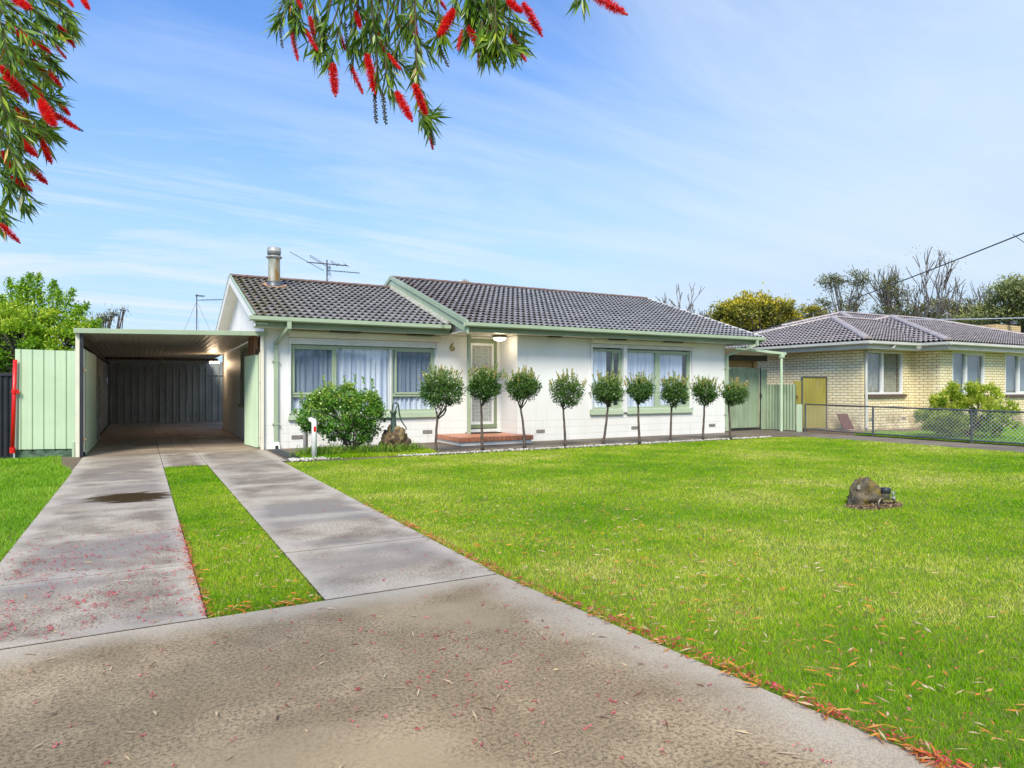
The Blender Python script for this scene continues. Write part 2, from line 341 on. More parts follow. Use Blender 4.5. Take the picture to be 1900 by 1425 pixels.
def concmat(name,base,dark,wet,tan,wetamt=.5,fine=1.,seedoff=0.,edge=False,puddle=False,cut=None,stain=.62):
    m,nt,b=newmat(name); p=mapping(nt,geo(nt),loc=(seedoff,seedoff,0))
    big=noise(nt,p,.55,5,.55,.4); mid=noise(nt,p,2.1,6,.6); fi=noise(nt,p,55,4,.7); vf=noise(nt,p,210,3,.75)
    col=mix(nt,ramp(nt,mid,[(.32,0.),(.68,1.)]),base,tan)
    st=ramp(nt,math_(nt,'ADD',math_(nt,'MULTIPLY',big,.6),math_(nt,'MULTIPLY',mid,.4)),[(.45,0.),(.57,1.)]); col=mix(nt,math_(nt,'MULTIPLY',st,stain),col,dark)
    col=mix(nt,ramp(nt,fi,[(.36,.55*fine),(.56,0.)]),col,tuple(x*.42 for x in dark))
    col=mix(nt,ramp(nt,vf,[(.33,.8*fine),(.47,0.)]),col,tuple(x*.38 for x in dark))
    col=mix(nt,ramp(nt,vf,[(.66,0.),(.74,.5*fine)]),col,tuple(min(1,x*1.6) for x in base))
    w=ramp(nt,noise(nt,mapping(nt,p,(.6,1,1),loc=(3.1,8.2,0)),.8,5,.55,.3),[(.5-.12*wetamt*2+.06,0.),(.5-.12*wetamt*2+.22,1.)])
    if puddle:
        sp=nd(nt,'ShaderNodeSeparateXYZ'); nt.links.new(geo(nt),sp.inputs[0])
        ey=ramp(nt,math_(nt,'DIVIDE',sp.outputs[1],20.),[(.20,1.),(.41,1.),(.45,.0),(.50,.9),(1.,1.)])
        w=mix(nt,1.,w,ey,'MULTIPLY')
    col=mix(nt,w,col,wet)
    if edge:
        se=nd(nt,'ShaderNodeSeparateXYZ'); nt.links.new(geo(nt),se.inputs[0]); xx,yy_=se.outputs[0],se.outputs[1]
        wob=math_(nt,'MULTIPLY',math_(nt,'SUBTRACT',mid,.5),.5)
        if edge=='apron':
            dxe=math_(nt,'SUBTRACT',math_(nt,'SUBTRACT',2.68,math_(nt,'MULTIPLY',yy_,.075)),xx); dye=math_(nt,'MULTIPLY',math_(nt,'SUBTRACT',4.46,yy_),1.2)
            dm=math_(nt,'ADD',math_(nt,'MINIMUM',dxe,dye),wob); em=ramp(nt,dm,[(.03,.85),(.18,.55),(.42,0.)]); lc=(.50,.43,.335)
        else:
            ds=None
            for x_ in (-.98,.355,1.07,2.35):
                d_=math_(nt,'ABSOLUTE',math_(nt,'SUBTRACT',xx,x_)); ds=d_ if ds is None else math_(nt,'MINIMUM',ds,d_)
            for y_ in (4.47,5.9,7.42,8.77,10.16,11.6):
                ds=math_(nt,'MINIMUM',ds,math_(nt,'ABSOLUTE',math_(nt,'SUBTRACT',yy_,y_)))
            em=ramp(nt,math_(nt,'ADD',ds,math_(nt,'MULTIPLY',wob,.8)),[(.0,.8),(.06,.55),(.20,0.)]); lc=(.56,.49,.40)
        lc=mix(nt,ramp(nt,vf,[(.38,.85),(.52,0.)]),lc,tuple(x*.35 for x in lc))
        col=mix(nt,em,col,lc)
    rg=nd(nt,'ShaderNodeMapRange'); rg.inputs['To Min'].default_value=.7; rg.inputs['To Max'].default_value=.42 if wetamt>.3 else .5
    sw=nd(nt,'ShaderNodeSeparateColor');nt.links.new(w,sw.inputs[0]); nt.links.new(sw.outputs[0],rg.inputs['Value'])
    r=math_(nt,'ADD',rg.outputs[0],math_(nt,'MULTIPLY',fi,.22))
    if puddle:
        # the puddle lying on the left wheel strip
        dx=math_(nt,'DIVIDE',math_(nt,'ADD',sp.outputs[0],.12),.46); dy=math_(nt,'DIVIDE',math_(nt,'SUBTRACT',sp.outputs[1],9.85),.42)
        rr=math_(nt,'ADD',math_(nt,'MULTIPLY',dx,dx),math_(nt,'MULTIPLY',dy,dy))
        rr=math_(nt,'ADD',rr,math_(nt,'MULTIPLY',math_(nt,'SUBTRACT',noise(nt,mapping(nt,geo(nt),(1,2.4,1)),3.2,4),.5),3.))
        pf=ramp(nt,math_(nt,'DIVIDE',rr,2.),[(.36,1.),(.50,.55),(.75,0.)])
        col=mix(nt,pf,col,(.075,.047,.022)); sq=nd(nt,'ShaderNodeSeparateColor');nt.links.new(pf,sq.inputs[0])
        r=math_(nt,'MULTIPLY',r,math_(nt,'SUBTRACT',1.,math_(nt,'MULTIPLY',sq.outputs[0],.9)))
    nt.links.new(r,b.inputs['Roughness'])
    nt.links.new(col,b.inputs['Base Color'])
    bump(nt,b,math_(nt,'ADD',math_(nt,'MULTIPLY',fi,.5),vf),.3 if wetamt>.3 else .35,.004); return m
M['conc']=concmat('wheel_strip_concrete',(.58,.50,.395),(.15,.115,.085),(.25,.21,.175),(.42,.335,.235),.40,1.35,puddle=True,edge='strip')
M['apron']=concmat('apron_concrete',(.52,.39,.235),(.21,.15,.08),(.36,.27,.155),(.40,.29,.16),.05,1.5,5.,edge='apron',stain=.5)
M['floor']=concmat('carport_concrete',(.50,.42,.33),(.20,.15,.11),(.24,.19,.145),(.38,.27,.18),.45,.7,2.)
M['path']=concmat('path_concrete',(.22,.18,.14),(.10,.075,.055),(.13,.105,.085),(.20,.14,.075),.45,.6,9.)
M['pathlt']=concmat('old_path_concrete',(.26,.22,.17),(.14,.11,.08),(.2,.17,.13),(.22,.17,.11),.1,.8,4.)
M['joint']=pm('joint_dirt',(.015,.011,.008),(.03,.016,.009),14,.9)
M['soil']=pm('soil_under_grass',(.11,.18,.008),(.16,.18,.02),1.3,.9,bs=.6,bscale=90,bd=.02)
M['ground']=pm('dry_ground',(.14,.13,.06),(.10,.14,.03),.4,.95,bs=.5,bscale=20,bd=.02)
M['dirt']=pm('bare_dirt',(.20,.13,.08),(.11,.075,.05),9,.95,bs=.8,bscale=40,bd=.02)
M['gravelm']=pm('gravelly_soil',(.24,.18,.11),(.10,.08,.05),40,.95,bs=.9,bscale=80,bd=.02)
# ---------- numpy leaf / blade meshes ----------
def np_mesh(name,V,Fc,tint,k):
    me=bpy.data.meshes.new(name); n=len(V); f=len(Fc)
    me.vertices.add(n); me.vertices.foreach_set('co',V.astype(np.float32).ravel())
    me.loops.add(f*k); me.loops.foreach_set('vertex_index',Fc.astype(np.int32).ravel())
    me.polygons.add(f); me.polygons.foreach_set('loop_start',np.arange(0,f*k,k,dtype=np.int32))
    me.update(calc_edges=True)
    a=me.attributes.new('tint','FLOAT','POINT'); a.data.foreach_set('value',tint.astype(np.float32)); return me
def unit(a): return a/np.maximum(np.linalg.norm(a,axis=1,keepdims=True),1e-9)
def leaves(P,D,L,W,tint,fold=.25,N=None):
    n=len(P); D=unit(D); N=rng.normal(size=(n,3)) if N is None else N
    X=unit(np.cross(D,N)); Z=np.cross(X,D); L=np.asarray(L).reshape(-1,1)*np.ones((n,1)); W=np.asarray(W).reshape(-1,1)*np.ones((n,1))
    a=P; t=P+D*L; m=P+D*L*.45
    l=m+X*W/2+Z*W*fold; r=m-X*W/2+Z*W*fold
    V=np.stack([a,l,t,r],1).reshape(-1,3); Fc=np.arange(4*n).reshape(n,4)
    return V,Fc,np.repeat(tint,4)
def leaf_obj(name,P,D,L,W,tint,mat,parent=None,fold=.25,N=None):
    V,Fc,t=leaves(P,D,L,W,tint,fold,N); return link(name,np_mesh(name,V,Fc,t,4),mat,parent)
# ================= SETTING =================
def flat(name,pts,z,mat,parent=None):
    return tag(MB().poly([(x,y,z) for x,y in pts]).build(name,mat,parent),kind='structure')
flat('ground',[(-300,-200),(400,-200),(400,500),(-300,500)],-.06,M['ground'])
# driveway: two wheel strips, shared apron, slab before the carport, as separate pours with open joints
def slabs(mb,x0,x1,ys,z=.0,g=.026,ztop=None):
    for a,b in zip(ys[:-1],ys[1:]):
        mb.box(x0,x1,a+g/2,b-g/2,z-.1,z+random.uniform(0,.003))
db=MB(); ys=[4.47,5.9,7.42,8.77,10.16,11.6,13.3]
slabs(db,-.98,.355,ys); slabs(db,1.07,2.35,ys)
for x0_,x1_ in ((-1.0,.355),(.365,1.06),(1.07,2.46)): slabs(db,x0_,x1_,[13.31,15.9])
dw=tag(db.build('driveway',M['conc']),kind='structure')
ab=MB().prism([(-1.7,-3,-.1),(2.75,-3,-.1),(2.62,1.3,-.1),(2.49,2.7,-.1),(2.37,4.3,-.1),(2.355,4.462,-.1),(-1.0,4.462,-.1),(-1.15,3.6,-.1)],(0,0,.101))
tag(ab.build('driveway_apron',M['apron'],fixn=True,bevel=.01),kind='structure')
fb=MB()
for x0,x1 in ((-1.0,.355),(.365,1.06),(1.07,2.44)):
    slabs(fb,x0,x1,[15.9,20.2,24.6,30.2],.001)
fb.box(.70,.76,16.0,23,0.003,.012)
fb.box(2.45,6,24.6,30.2,-.1,0)
tag(fb.build('carport_floor',M['floor']),kind='structure')
jm=MB()
for x0_,x1_,y0_,y1_ in ((-.975,.365,4.46,13.3),(1.06,2.345,4.46,13.3),(-.99,2.455,13.29,15.95)): jm.poly([(x0_,y0_,-.004),(x1_,y0_,-.004),(x1_,y1_,-.004),(x0_,y1_,-.004)])
tag(jm.build('joint_soil',M['joint']),kind='structure')
pb=MB()
xs=[2.45,4.6,6.9,9.2,11.5,13.8,16.3,18.3]
for a,b in zip(xs[:-1],xs[1:]): pb.box(a+.004,b-.004,13.16,16.04 if b<8.4 else 15.09,-.1,-.004)
pb.box(16.0,18.3,15.1,22,-.1,-.008)
tag(pb.build('front_path',M['path']),kind='structure')
pl=MB()
for a,b in ((-3,1),(1,5),(5,8),(8,10.5),(10.5,13),(13,14.6)): pl.box(16.75,18.35,a+.004,b-.004,-.1,-.012)
tag(pl.build('side_path',M['pathlt']),kind='structure')
# lawns (soil sheets under the blades)
main=[(2.35,13.1),(2.355,4.5),(2.49,2.7),(2.62,1.3),(2.75,-3),(16.72,-3),(16.72,11.6),(16.55,12.7),(15.9,13.0),(14.9,12.95),(3.1,12.98)]
flat('lawn',main,-.012,M['soil'])
flat('lawn_strip',[(.36,4.47),(1.065,4.47),(1.065,13.28),(.36,13.28)],-.012,M['soil'])
flat('left_lawn',[(-9,-3),(-1.75,-3),(-1.16,3.6),(-.985,4.5),(-.985,13.6),(-1.25,14.6),(-1.3,16.4),(-9,16.4)],-.012,M['soil'])
flat('neighbour_lawn',[(18.75,-3),(40,-3),(40,12.5),(23.7,12.4),(21.3,12.5),(20.6,13.0),(19.4,12.9),(18.75,12.7)],-.012,M['soil'])
flat('neighbour_bare_ground',[(18.36,-3),(40,-3),(40,25),(18.36,25)],-.03,M['dirt'])
flat('gravel_patch',[(-1.35,14.5),(-.99,13.5),(-.99,16.45),(-1.6,16.45)],-.008,M['gravelm'])
flat('garden_bed',[(2.95,13.35),(5.6,13.35),(5.5,14.7),(4.6,15.2),(3.0,15.2)],.002,M['dirt'])
def inpoly(x,y,poly):
    inside=np.zeros(len(x),bool); n=len(poly)
    for i in range(n):
        x0,y0=poly[i];x1,y1=poly[(i+1)%n]
        c=((y0>y)!=(y1>y))&(x<(x1-x0)*(y-y0)/((y1-y0)+1e-12)+x0); inside^=c
    return inside
def grass(name,poly,mat,bounds,dens=1.,hgt=.019,excl=None,label=None):
    x0,x1,y0,y1=bounds; A=(x1-x0)*(y1-y0); K=24000*dens
    n=int(A*K*1.0); out=[]
    # rejection by distance so that near blades are dense and far ones fewer and wider
    for _ in range(max(1,int(n/2e6)+1)):
        m=min(n,2000000); n-=m
        if m<=0: break
        x=rng.uniform(x0,x1,m); y=rng.uniform(y0,y1,m)
        d=np.maximum(S*x+C*y,.1); l=(C*x-S*y)/d
        dd=np.sqrt(x*x+y*y)
        keep=(rng.random(m)<np.minimum(1,(2.2/np.maximum(dd,.5))**1.45))&(np.abs(l)<1.2)&(d>1.0)&inpoly(x,y,poly)
        if excl is not None: keep&=~excl(x,y)
        out.append(np.stack([x[keep],y[keep]],1))
    P=np.concatenate(out); n=len(P); dd=np.hypot(P[:,0],P[:,1])
    base=np.column_stack([P,np.full(n,-.014)])
    # clumpy height
    cl=.75+.35*np.sin(P[:,0]*5.1+np.sin(P[:,1]*3.7)*2)*np.sin(P[:,1]*4.3+P[:,0]*1.3)
    h=hgt*rng.uniform(.6,1.35,n)*np.clip(cl,.6,1.2)+.012; w=.0034*np.maximum(1,(dd/3.)**.85)*rng.uniform(.7,1.3,n)
    a=rng.uniform(0,2*PI,n); lean=rng.uniform(.1,1.0,n)*h
    side=np.column_stack([np.cos(a),np.sin(a),np.zeros(n)])*w[:,None]/2
    b=rng.uniform(0,2*PI,n); tip=base+np.column_stack([np.cos(b)*lean,np.sin(b)*lean,h])
    V=np.stack([base-side,base+side,tip],1).reshape(-1,3); Fc=np.arange(3*n).reshape(n,3)
    t=np.repeat(np.clip(rng.normal(.42,.22,n),0,1),3)
    o=link(name,np_mesh(name,V,Fc,t,3),mat); tag(o,label,'grass',kind='stuff'); return o
def rockring(x,y): return ((x-7.64)/.43)**2+((y-4.91)/.23)**2<1
grass('grass',main,M['grass'],(2.3,16.8,.8,13.2),excl=rockring,label='wide mown front lawn of yellow-green grass')
grass('grass',[(.36,4.47),(1.065,4.47),(1.065,13.28),(.36,13.28)],M['grass'],(.36,1.065,4.47,13.28),1.3,label='narrow grass strip between the two concrete wheel tracks')
grass('grass',[(-9,1),(-1.75,-3),(-1.16,3.6),(-.985,4.5),(-.985,13.4),(-1.25,14.6),(-1.4,16.4),(-9,16.4)],M['grassL'],(-5,-.98,3,16.4),1.0,.045,label='lush green grass left of the driveway below the sheet fence')
grass('grass',[(18.75,-3),(40,-3),(40,12.5),(23.7,12.4),(21.3,12.5),(20.6,13.0),(19.4,12.9),(18.75,12.7)],M['grassL'],(18.75,30,5,13.0),1.2,.05,label='neighbour lawn behind the chain-link fence')
# ================= ROOF TILE FACE =================
def tile_face(mb,o,ux,up,width,run,slope,planes=(),mi=0,period=.17,gauge=.32,amp=.036,lip=.042):
    """o: eave corner; ux: unit vector along the eave; up: horizontal unit vector up-slope"""
    o=Vector(o);ux=Vector(ux);up=Vector(up); cs=math.cos(math.atan(slope)); L=run/cs
    sv=(up+Vector((0,0,slope)))*cs; nv=ux.cross(sv)
    if nv.z<0: nv=-nv
    k=int(width/period*8); nc=int(math.ceil(L/gauge))
    vs=[];fs=[]
    for c in range(nc):
        a=c*gauge; b=min(L,(c+1)*gauge)+.03; jit=random.uniform(-.003,.003)
        n0=len(vs)
        for i in range(k+1):
            x=width*i/k; cw=.5+.5*math.cos(2*PI*x/period); w=amp*cw**.8; g_=min(1,max(0,(cw-.25)/.3))
            vs.append(o+ux*x+sv*(a+.002)+nv*(-.004*(1-g_)+(w+lip-.016)*g_)); vs.append(o+ux*x+sv*(a-.004)+nv*(w+lip+jit)); vs.append(o+ux*x+sv*(b+.05)+nv*(w*.35-.002))
        for i in range(k):
            p=n0+3*i; fs+=[(p,p+3,p+4,p+1),(p+1,p+4,p+5,p+2)]
    n0=len(vs); e_=-.014; vs+=[o+nv*e_+sv*.03,o+ux*width+nv*e_+sv*.03,o+ux*width+sv*L+nv*e_,o+sv*L+nv*e_]; fs.append((n0,n0+1,n0+2,n0+3))
    if planes:
        me=bpy.data.meshes.new('t');me.from_pydata([tuple(v) for v in vs],[],fs);bm=bmesh.new();bm.from_mesh(me)
        for pc,pn in planes:
            bmesh.ops.bisect_plane(bm,geom=bm.verts[:]+bm.edges[:]+bm.faces[:],plane_co=pc,plane_no=pn,clear_outer=True)
        bm.verts.index_update(); vs=[v.co.copy() for v in bm.verts]; fs=[tuple(v.index for v in f.verts) for f in bm.faces]
        bm.free(); bpy.data.meshes.remove(me)
    mb.add(vs,fs,mi)
def ridge_tiles(mb,a,b,r=.11,seg=.42,mi=0,flat_=.55):
    a=Vector(a);b=Vector(b);L=(b-a).length;t=(b-a)/L;n=max(1,round(L/seg)); 
    u=t.cross(Vector((0,0,1))).normalized(); q=u.cross(t)
    for i in range(n):
        p0=a+t*(L*i/n-.02); p1=a+t*(L*(i+1)/n+.02); vs=[]
        for j,(p,rr) in enumerate(((p0,r*1.08),(p1,r*.95))):
            for s in range(9):
                an=PI*s/8; vs.append(p+u*math.cos(an)*rr+q*(math.sin(an)*rr*flat_-.02+random.uniform(-.001,.001)))
        fs=[(s,s+1,10+s,9+s) for s in range(8)]+[tuple(range(9)),tuple(range(9,18))]
        mb.add(vs,fs,mi)
# ================= THE WHITE HOUSE =================
YL,YR=16.05,15.1; XL,XS,XR=2.46,8.52,15.95
EL,ER=15.5,14.55; SL=.335; ZE=2.95; RY=20.0
zl=lambda y: ZE+(y-EL)*SL
zr=lambda y: ZE+(y-ER)*SL
RX0,RX1,RX2=2.155,6.8,16.95
house=empty('house','white single-storey house with grey tiled roofs, sage trim and number 6 beside the door','house',(9,18,0))
w=MB()
def wall_y(mb,x0,x1,Y,z0,z1,holes,th=.2):
    xs=sorted(set([x0,x1]+[h[0] for h in holes]+[h[1] for h in holes])); 
    for a,b in zip(xs[:-1],xs[1:]):
        hs=[h for h in holes if h[0]<=a+1e-6 and h[1]>=b-1e-6]
        if not hs: mb.box(a,b,Y,Y+th,z0,z1)
        else:
            h=hs[0]
            if h[2]>z0: mb.box(a,b,Y,Y+th,z0,h[2])
            if h[3]<z1: mb.box(a,b,Y,Y+th,h[3],z1)
WL=(3.03,6.62,.79,2.54); WR=(10.85,14.50,.79,2.60); DR=(7.53,8.42,.30,2.70)
wall_y(w,XL,XS+.2,YL,-.1,2.74,[WL,DR])
wall_y(w,XS,XR,YR,-.1,2.74,[WR])
w.box(XS,XS+.2,YR+.2,YL,-.1,2.74)             # porch return
w.box(XR-.2,XR,YR+.2,25,-.1,2.74)
w.box(XL,XR,24.6,24.8,-.1,2.74)
# left side wall with its gable
w.box(XL,XL+.2,YL+.2,24.6,-.1,2.74)
w.build('wall',M['wall'],house)
g=MB(); g.prism([(XL+.005,EL+.1,2.741),(XL+.005,24.5,2.741),(XL+.005,RY,zl(RY)-.09)],(.15,0,0))
for i in range(40):   # vertical board joints on the gable
    y=EL+.2+i*.22
    if y<24: g.box(XL-.006,XL+.004,y,y+.2,2.745,max(2.75,(zl(y) if y<RY else zl(2*RY-y-.2))-.10))
g.build('gable',M['white'],house); g=MB()
g.prism([(RX1+.18,ER+.1,2.741),(RX1+.18,25.4,2.741),(RX1+.18,RY,zr(RY)-.09)],(.12,0,0))
g.build('gable',M['white'],house); g=MB()
g.prism([(XR-.1,ER+.1,2.741),(XR-.1,25.4,2.741),(XR-.1,RY,zr(RY)-.09)],(.1,0,0))
g.build('gable',M['white'],house)
# soffits, ceiling, rooms
s=MB(); s.box(RX0+.05,RX1-.02,EL+.03,YL-.001,2.735,2.75); s.box(RX1+.02,XS,ER+.03,YL-.001,2.75,2.765); s.box(XS,RX2-.05,ER+.03,YR-.001,2.75,2.765)
s.box(XR+.001,RX2-.05,YR,25,2.75,2.765)
# sloping soffits under the verge
for (x0,x1,f,e) in ((RX0+.03,XL-.007,zl,EL),):
    s.hexa([(x0,e,f(e)-.16),(x1,e,f(e)-.16),(x1,RY,f(RY)-.16),(x0,RY,f(RY)-.16),(x0,e,f(e)-.14),(x1,e,f(e)-.14),(x1,RY,f(RY)-.14),(x0,RY,f(RY)-.14)])
    s.hexa([(x0,2*RY-e,f(e)-.16),(x1,2*RY-e,f(e)-.16),(x1,RY,f(RY)-.161),(x0,RY,f(RY)-.161),(x0,2*RY-e,f(e)-.14),(x1,2*RY-e,f(e)-.14),(x1,RY,f(RY)-.141),(x0,RY,f(RY)-.141)])
s.build('soffit',M['cream'],house)
r=MB(); r.box(XL+.2,XR-.2,YL+.2,24.6,2.70,2.72); r.box(XS+.2,XR-.2,YR+.2,YL+.2,2.701,2.721)
r.box(XL+.2,XR-.2,19.0,19.1,0,2.7); r.box(XL+.2,XR-.2,YL+.2,24.6,.2,.22); r.box(XS+.2,XR-.2,YR+.2,YL+.2,.201,.221); r.box(7.2,7.3,YL+.2,19,.22,2.7); r.box(9.2,9.3,YR+.2,19,.22,2.7)
r.build('interior_wall',M['room'],house)
# soffit vents (dark grilles)
for x0,x1,y in ((3.9,4.6,15.85),(5.8,6.5,15.85),(9.35,9.75,14.95),(11.3,11.9,14.95),(13.3,14.0,14.95)):
    v=MB(); v.box(x0,x1,y-.1,y+.05,2.72,2.733 if y>15.5 else 2.747); v.build('soffit_vent',M['darkwood'],house)
# roofs
rb=MB()
tile_face(rb,(RX0+.03,EL-.03,ZE-.01),(1,0,0),(0,1,0),RX1-RX0-.02,RY-EL+.03,SL)
tile_face(rb,(RX1,2*RY-EL,ZE-.01),(-1,0,0),(0,-1,0),RX1-RX0-.03,RY-EL,SL)
roofL=rb.build('roof',M['tileL'],house)
rb=MB()
tile_face(rb,(RX1+.05,ER-.03,ZE-.01),(1,0,0),(0,1,0),RX2-RX1-.07,RY-ER+.03,SL)
tile_face(rb,(RX2,2*RY-ER,ZE-.01),(-1,0,0),(0,-1,0),RX2-RX1-.05,RY-ER,SL)
roofR=rb.build('roof',M['tileR'],house)
q=MB(); ridge_tiles(q,(RX0+.03,RY,zl(RY)+.045),(RX1+.1,RY,zl(RY)+.045)); q.build('ridge_capping',M['ridge'],roofL)
q=MB(); ridge_tiles(q,(RX1+.05,RY,zr(RY)+.045),(RX2,RY,zr(RY)+.045)); q.build('ridge_capping',M['ridge'],roofR)
# mortar flashing where the low roof meets the taller one
q=MB()
for i in range(30):
    y=EL+.1+i*.15
    if y>RY-.1: break
    x=RX1-.05+random.uniform(-.02,.015); q.hexa([(x-.05,y,zl(y)+.03),(x+.1,y,zl(y)+.03),(x+.1,y+.16,zl(y+.16)),(x-.05-random.uniform(0,.03),y+.16,zl(y+.16)),(x,y,zl(y)+.10),(x+.1,y,zl(y)+.12),(x+.1,y+.16,zl(y+.16)+.12),(x,y+.16,zl(y+.16)+.10)])
q.build('mortar_flashing',M['mortar'],roofL)
# barge boards
def barge(mb,x,f,e,th=.03,h=.20,top=.06,d=1):
    for (a,b) in ((e-.06,RY),(2*RY-e+.06,RY)):
        za=ZE+( (a if a<RY else 2*RY-a)-e)*SL; zb=f(RY)
        mb.hexa([(x,a,za+top-h),(x+th,a,za+top-h),(x+th,b,zb+top-h),(x,b,zb+top-h),(x,a,za+top),(x+th,a,za+top),(x+th,b,zb+top),(x,b,zb+top)])
q=MB(); barge(q,RX0,zl,EL,h=.24); q.build('barge_board',M['white'],house)
q=MB(); barge(q,RX0-.012,zl,EL,th=.05,h=.045,top=.075); q.build('barge_capping',M['sage'],house)
q=MB(); barge(q,RX1,zr,ER,th=.05,h=.30,top=.07); barge(q,RX1-.03,zr,ER,th=.03,h=.12,top=.09); q.build('barge_board',M['sage'],house)
q=MB(); barge(q,RX2-.03,zr,ER,th=.04,h=.22,top=.07); q.build('barge_board',M['white'],house)
# gutters: half-round-ish channel profile extruded along x
def gutter(mb,x0,x1,y,z,mi=0,axis='x'):
    pr=[(0,0),(-.02,-.10),(-.105,-.10),(-.125,-.07),(-.125,-.02),(-.115,0),(-.118,.004),(-.130,.0),(-.131,-.08),(-.108,-.106),(.0,-.106),(.005,0)]
    if axis=='x': mb.prism([(x0,y+a,z+b) for a,b in pr],(x1-x0,0,0),mi)
    else: mb.prism([(y+a,x0,z+b) for a,b in pr],(0,x1-x0,0),mi)
q=MB(); gutter(q,RX0-.08,RX1-.02,EL,ZE+.005); q.box(RX0-.083,RX0-.078,EL-.13,EL,ZE-.1,ZE+.003)
q.build('gutter',M['sage'],house,fixn=True)
q=MB(); gutter(q,RX1-.06,RX2+.05,ER,ZE+.005); q.build('gutter',M['sage'],house,fixn=True)
q=MB(); q.box(RX0+.05,RX1-.0,EL+.006,EL+.03,2.725,2.93); q.build('fascia',M['sagedk'],house)
q=MB(); q.box(RX1+.05,RX2-.03,ER+.006,ER+.03,2.74,2.93); q.box(RX2-.05,RX2-.031,ER+.03,25,2.745,2.9); q.build('fascia',M['sagedk'],house)
# downpipes
def downpipe(x,y,off,zb,parent,mat,toy,shift=0):
    q=MB(); z=2.72
    q.box(x+shift-.045,x+shift+.045,toy+.01,toy+.075,2.70,2.86)
    q.bar((x+shift,toy+.045,2.72),(x,y-.045,2.40),.088,.07)
    q.box(x-.045,x+.045,y-.08,y-.012,zb,2.43)
    for zz in (.55,1.98): q.box(x-.075,x+.075,y-.088,y-.001,zz,zz+.035)
    q.tube([(x-.07,y-.045,1.995),(x+.07,y-.045,1.995)],.012,6)
    return q.build('downpipe',mat,parent)
dp=downpipe(2.71,YL,0,.12,house,M['sage'],EL-.13,.18)
q=MB(); q.prism([(2.63,YL-.14,.0),(2.79,YL-.14,.0),(2.77,YL-.10,.16),(2.65,YL-.10,.16)],(0,.12,0)); q.build('shoe',M['white'],dp)
q=MB(); q.box(2.68,2.74,YL-.15,YL-.139,.01,.08); q.build('outlet',M['black'],dp)
downpipe(XR-.02+.06,YR,0,.05,house,M['sage'],ER-.13,.66)
# ---- windows ----
def curtain(mb,x0,x1,y,z0,z1,amp=.03,per=.13):
    n=int((x1-x0)/.012); ph=random.uniform(0,6); ys=[]
    for i in range(n+1):
        x=x0+(x1-x0)*i/n; ys.append((x,y+amp*math.sin(2*PI*x/per+ph+1.3*math.sin(x*7+ph))+amp*.4*math.sin(x*63)))
    vs=[];
    for (x,yy) in ys: vs+=[(x,yy,z0),(x+.01*math.sin(x*9),yy*.5+y*.5,z1)]
    mb.add(vs,[(2*i,2*i+2,2*i+3,2*i+1) for i in range(n)])
def frame_rect(mb,x0,x1,z0,z1,y,t=.05,d=.07):
    mb.box(x0,x1,y,y+d,z0,z0+t); mb.box(x0,x1,y,y+d,z1-t,z1); mb.box(x0,x0+t,y,y+d,z0+t,z1-t); mb.box(x1-t,x1,y,y+d,z0+t,z1-t)
# left window group
f=MB(); x0,x1,z0,z1=WL[0],WL[1],WL[2],2.40
frame_rect(f,x0,x1,z0,z1,YL+.02,.06,.10)
for xm in (4.075,5.475): f.box(xm-.035,xm+.035,YL+.025,YL+.11,z0+.06,z1-.06)
frame_rect(f,x0+.06,4.04,1.235,z1-.06,YL+.012,.045,.05); frame_rect(f,5.56,x1-.06,1.235,z1-.06,YL+.012,.045,.05)
f.box(x0+.06,4.04,YL+.03,YL+.10,1.175,1.234); f.box(5.51,x1-.06,YL+.03,YL+.10,1.175,1.234)
win=f.build('window',M['sage'],house,bevel=.004)
q=MB(); q.box(x0+.03,x1-.03,YL+.05,YL+.056,z0+.03,z1-.03); q.build('pane',M['glass'],win)
q=MB(); q.box(x0+.06,5.44,YL+.024,YL+.05,0,0) if False else None
q=MB(); q.quad((3.13,YL+.035,1.27),(4.0,YL+.035,1.27),(4.0,YL+.035,2.33),(3.13,YL+.035,2.33)); q.build('insect_screen',M['screen'],win)
q=MB(); q.quad((5.6,YL+.035,1.27),(6.52,YL+.035,1.27),(6.52,YL+.035,2.33),(5.6,YL+.035,2.33)); q.build('insect_screen',M['screen'],win)
q=MB(); q.box(5.44-.02,5.44+.03,YL+.012,YL+.024,z0+.06,z1-.06); q.build('mullion_trim',M['wframe'],win)
q=MB(); q.hexa([(x0-.05,YL-.07,.65),(x1+.05,YL-.07,.65),(x1+.05,YL-.001,.65),(x0-.05,YL-.001,.65),(x0-.02,YL-.03,.785),(x1+.02,YL-.03,.785),(x1+.02,YL+.10,.785),(x0-.02,YL+.10,.785)]); q.build('sill',M['sage'],win)
q=MB(); curtain(q,x0+.05,x1-.05,YL+.115,z0,2.5,.03); q.build('curtain',M['curt'],win,True)
def shutter(par,x0,x1,Y,zb,zt,drop):
    q=MB(); q.prism([(x0-.05,Y-.001,zb),(x0-.05,Y-.13,zb+.02),(x0-.05,Y-.165,zb+.06),(x0-.05,Y-.165,zt-.03),(x0-.05,Y-.14,zt),(x0-.05,Y-.001,zt)],(x1-x0+.15,0,0))
    sh=q.build('roller_shutter',M['cream'],par,fixn=True,bevel=.006)
    q=MB(); k=3
    for i in range(k): q.box(x0+.01,x1-.01,Y-.05+.004*(i%2),Y-.03,zb-drop+i*drop/k+.004,zb-drop+(i+1)*drop/k)
    q.build('slat_curtain',M['wframe'],sh)
    for x in (x0-.03,x1+.0): q=MB(); q.box(x,x+.04,Y-.06,Y-.001,.79,zb); q.build('guide_rail',M['wframe'],sh)
    return sh
shutter(win,x0,x1+.02,YL,2.545,2.715,.14)
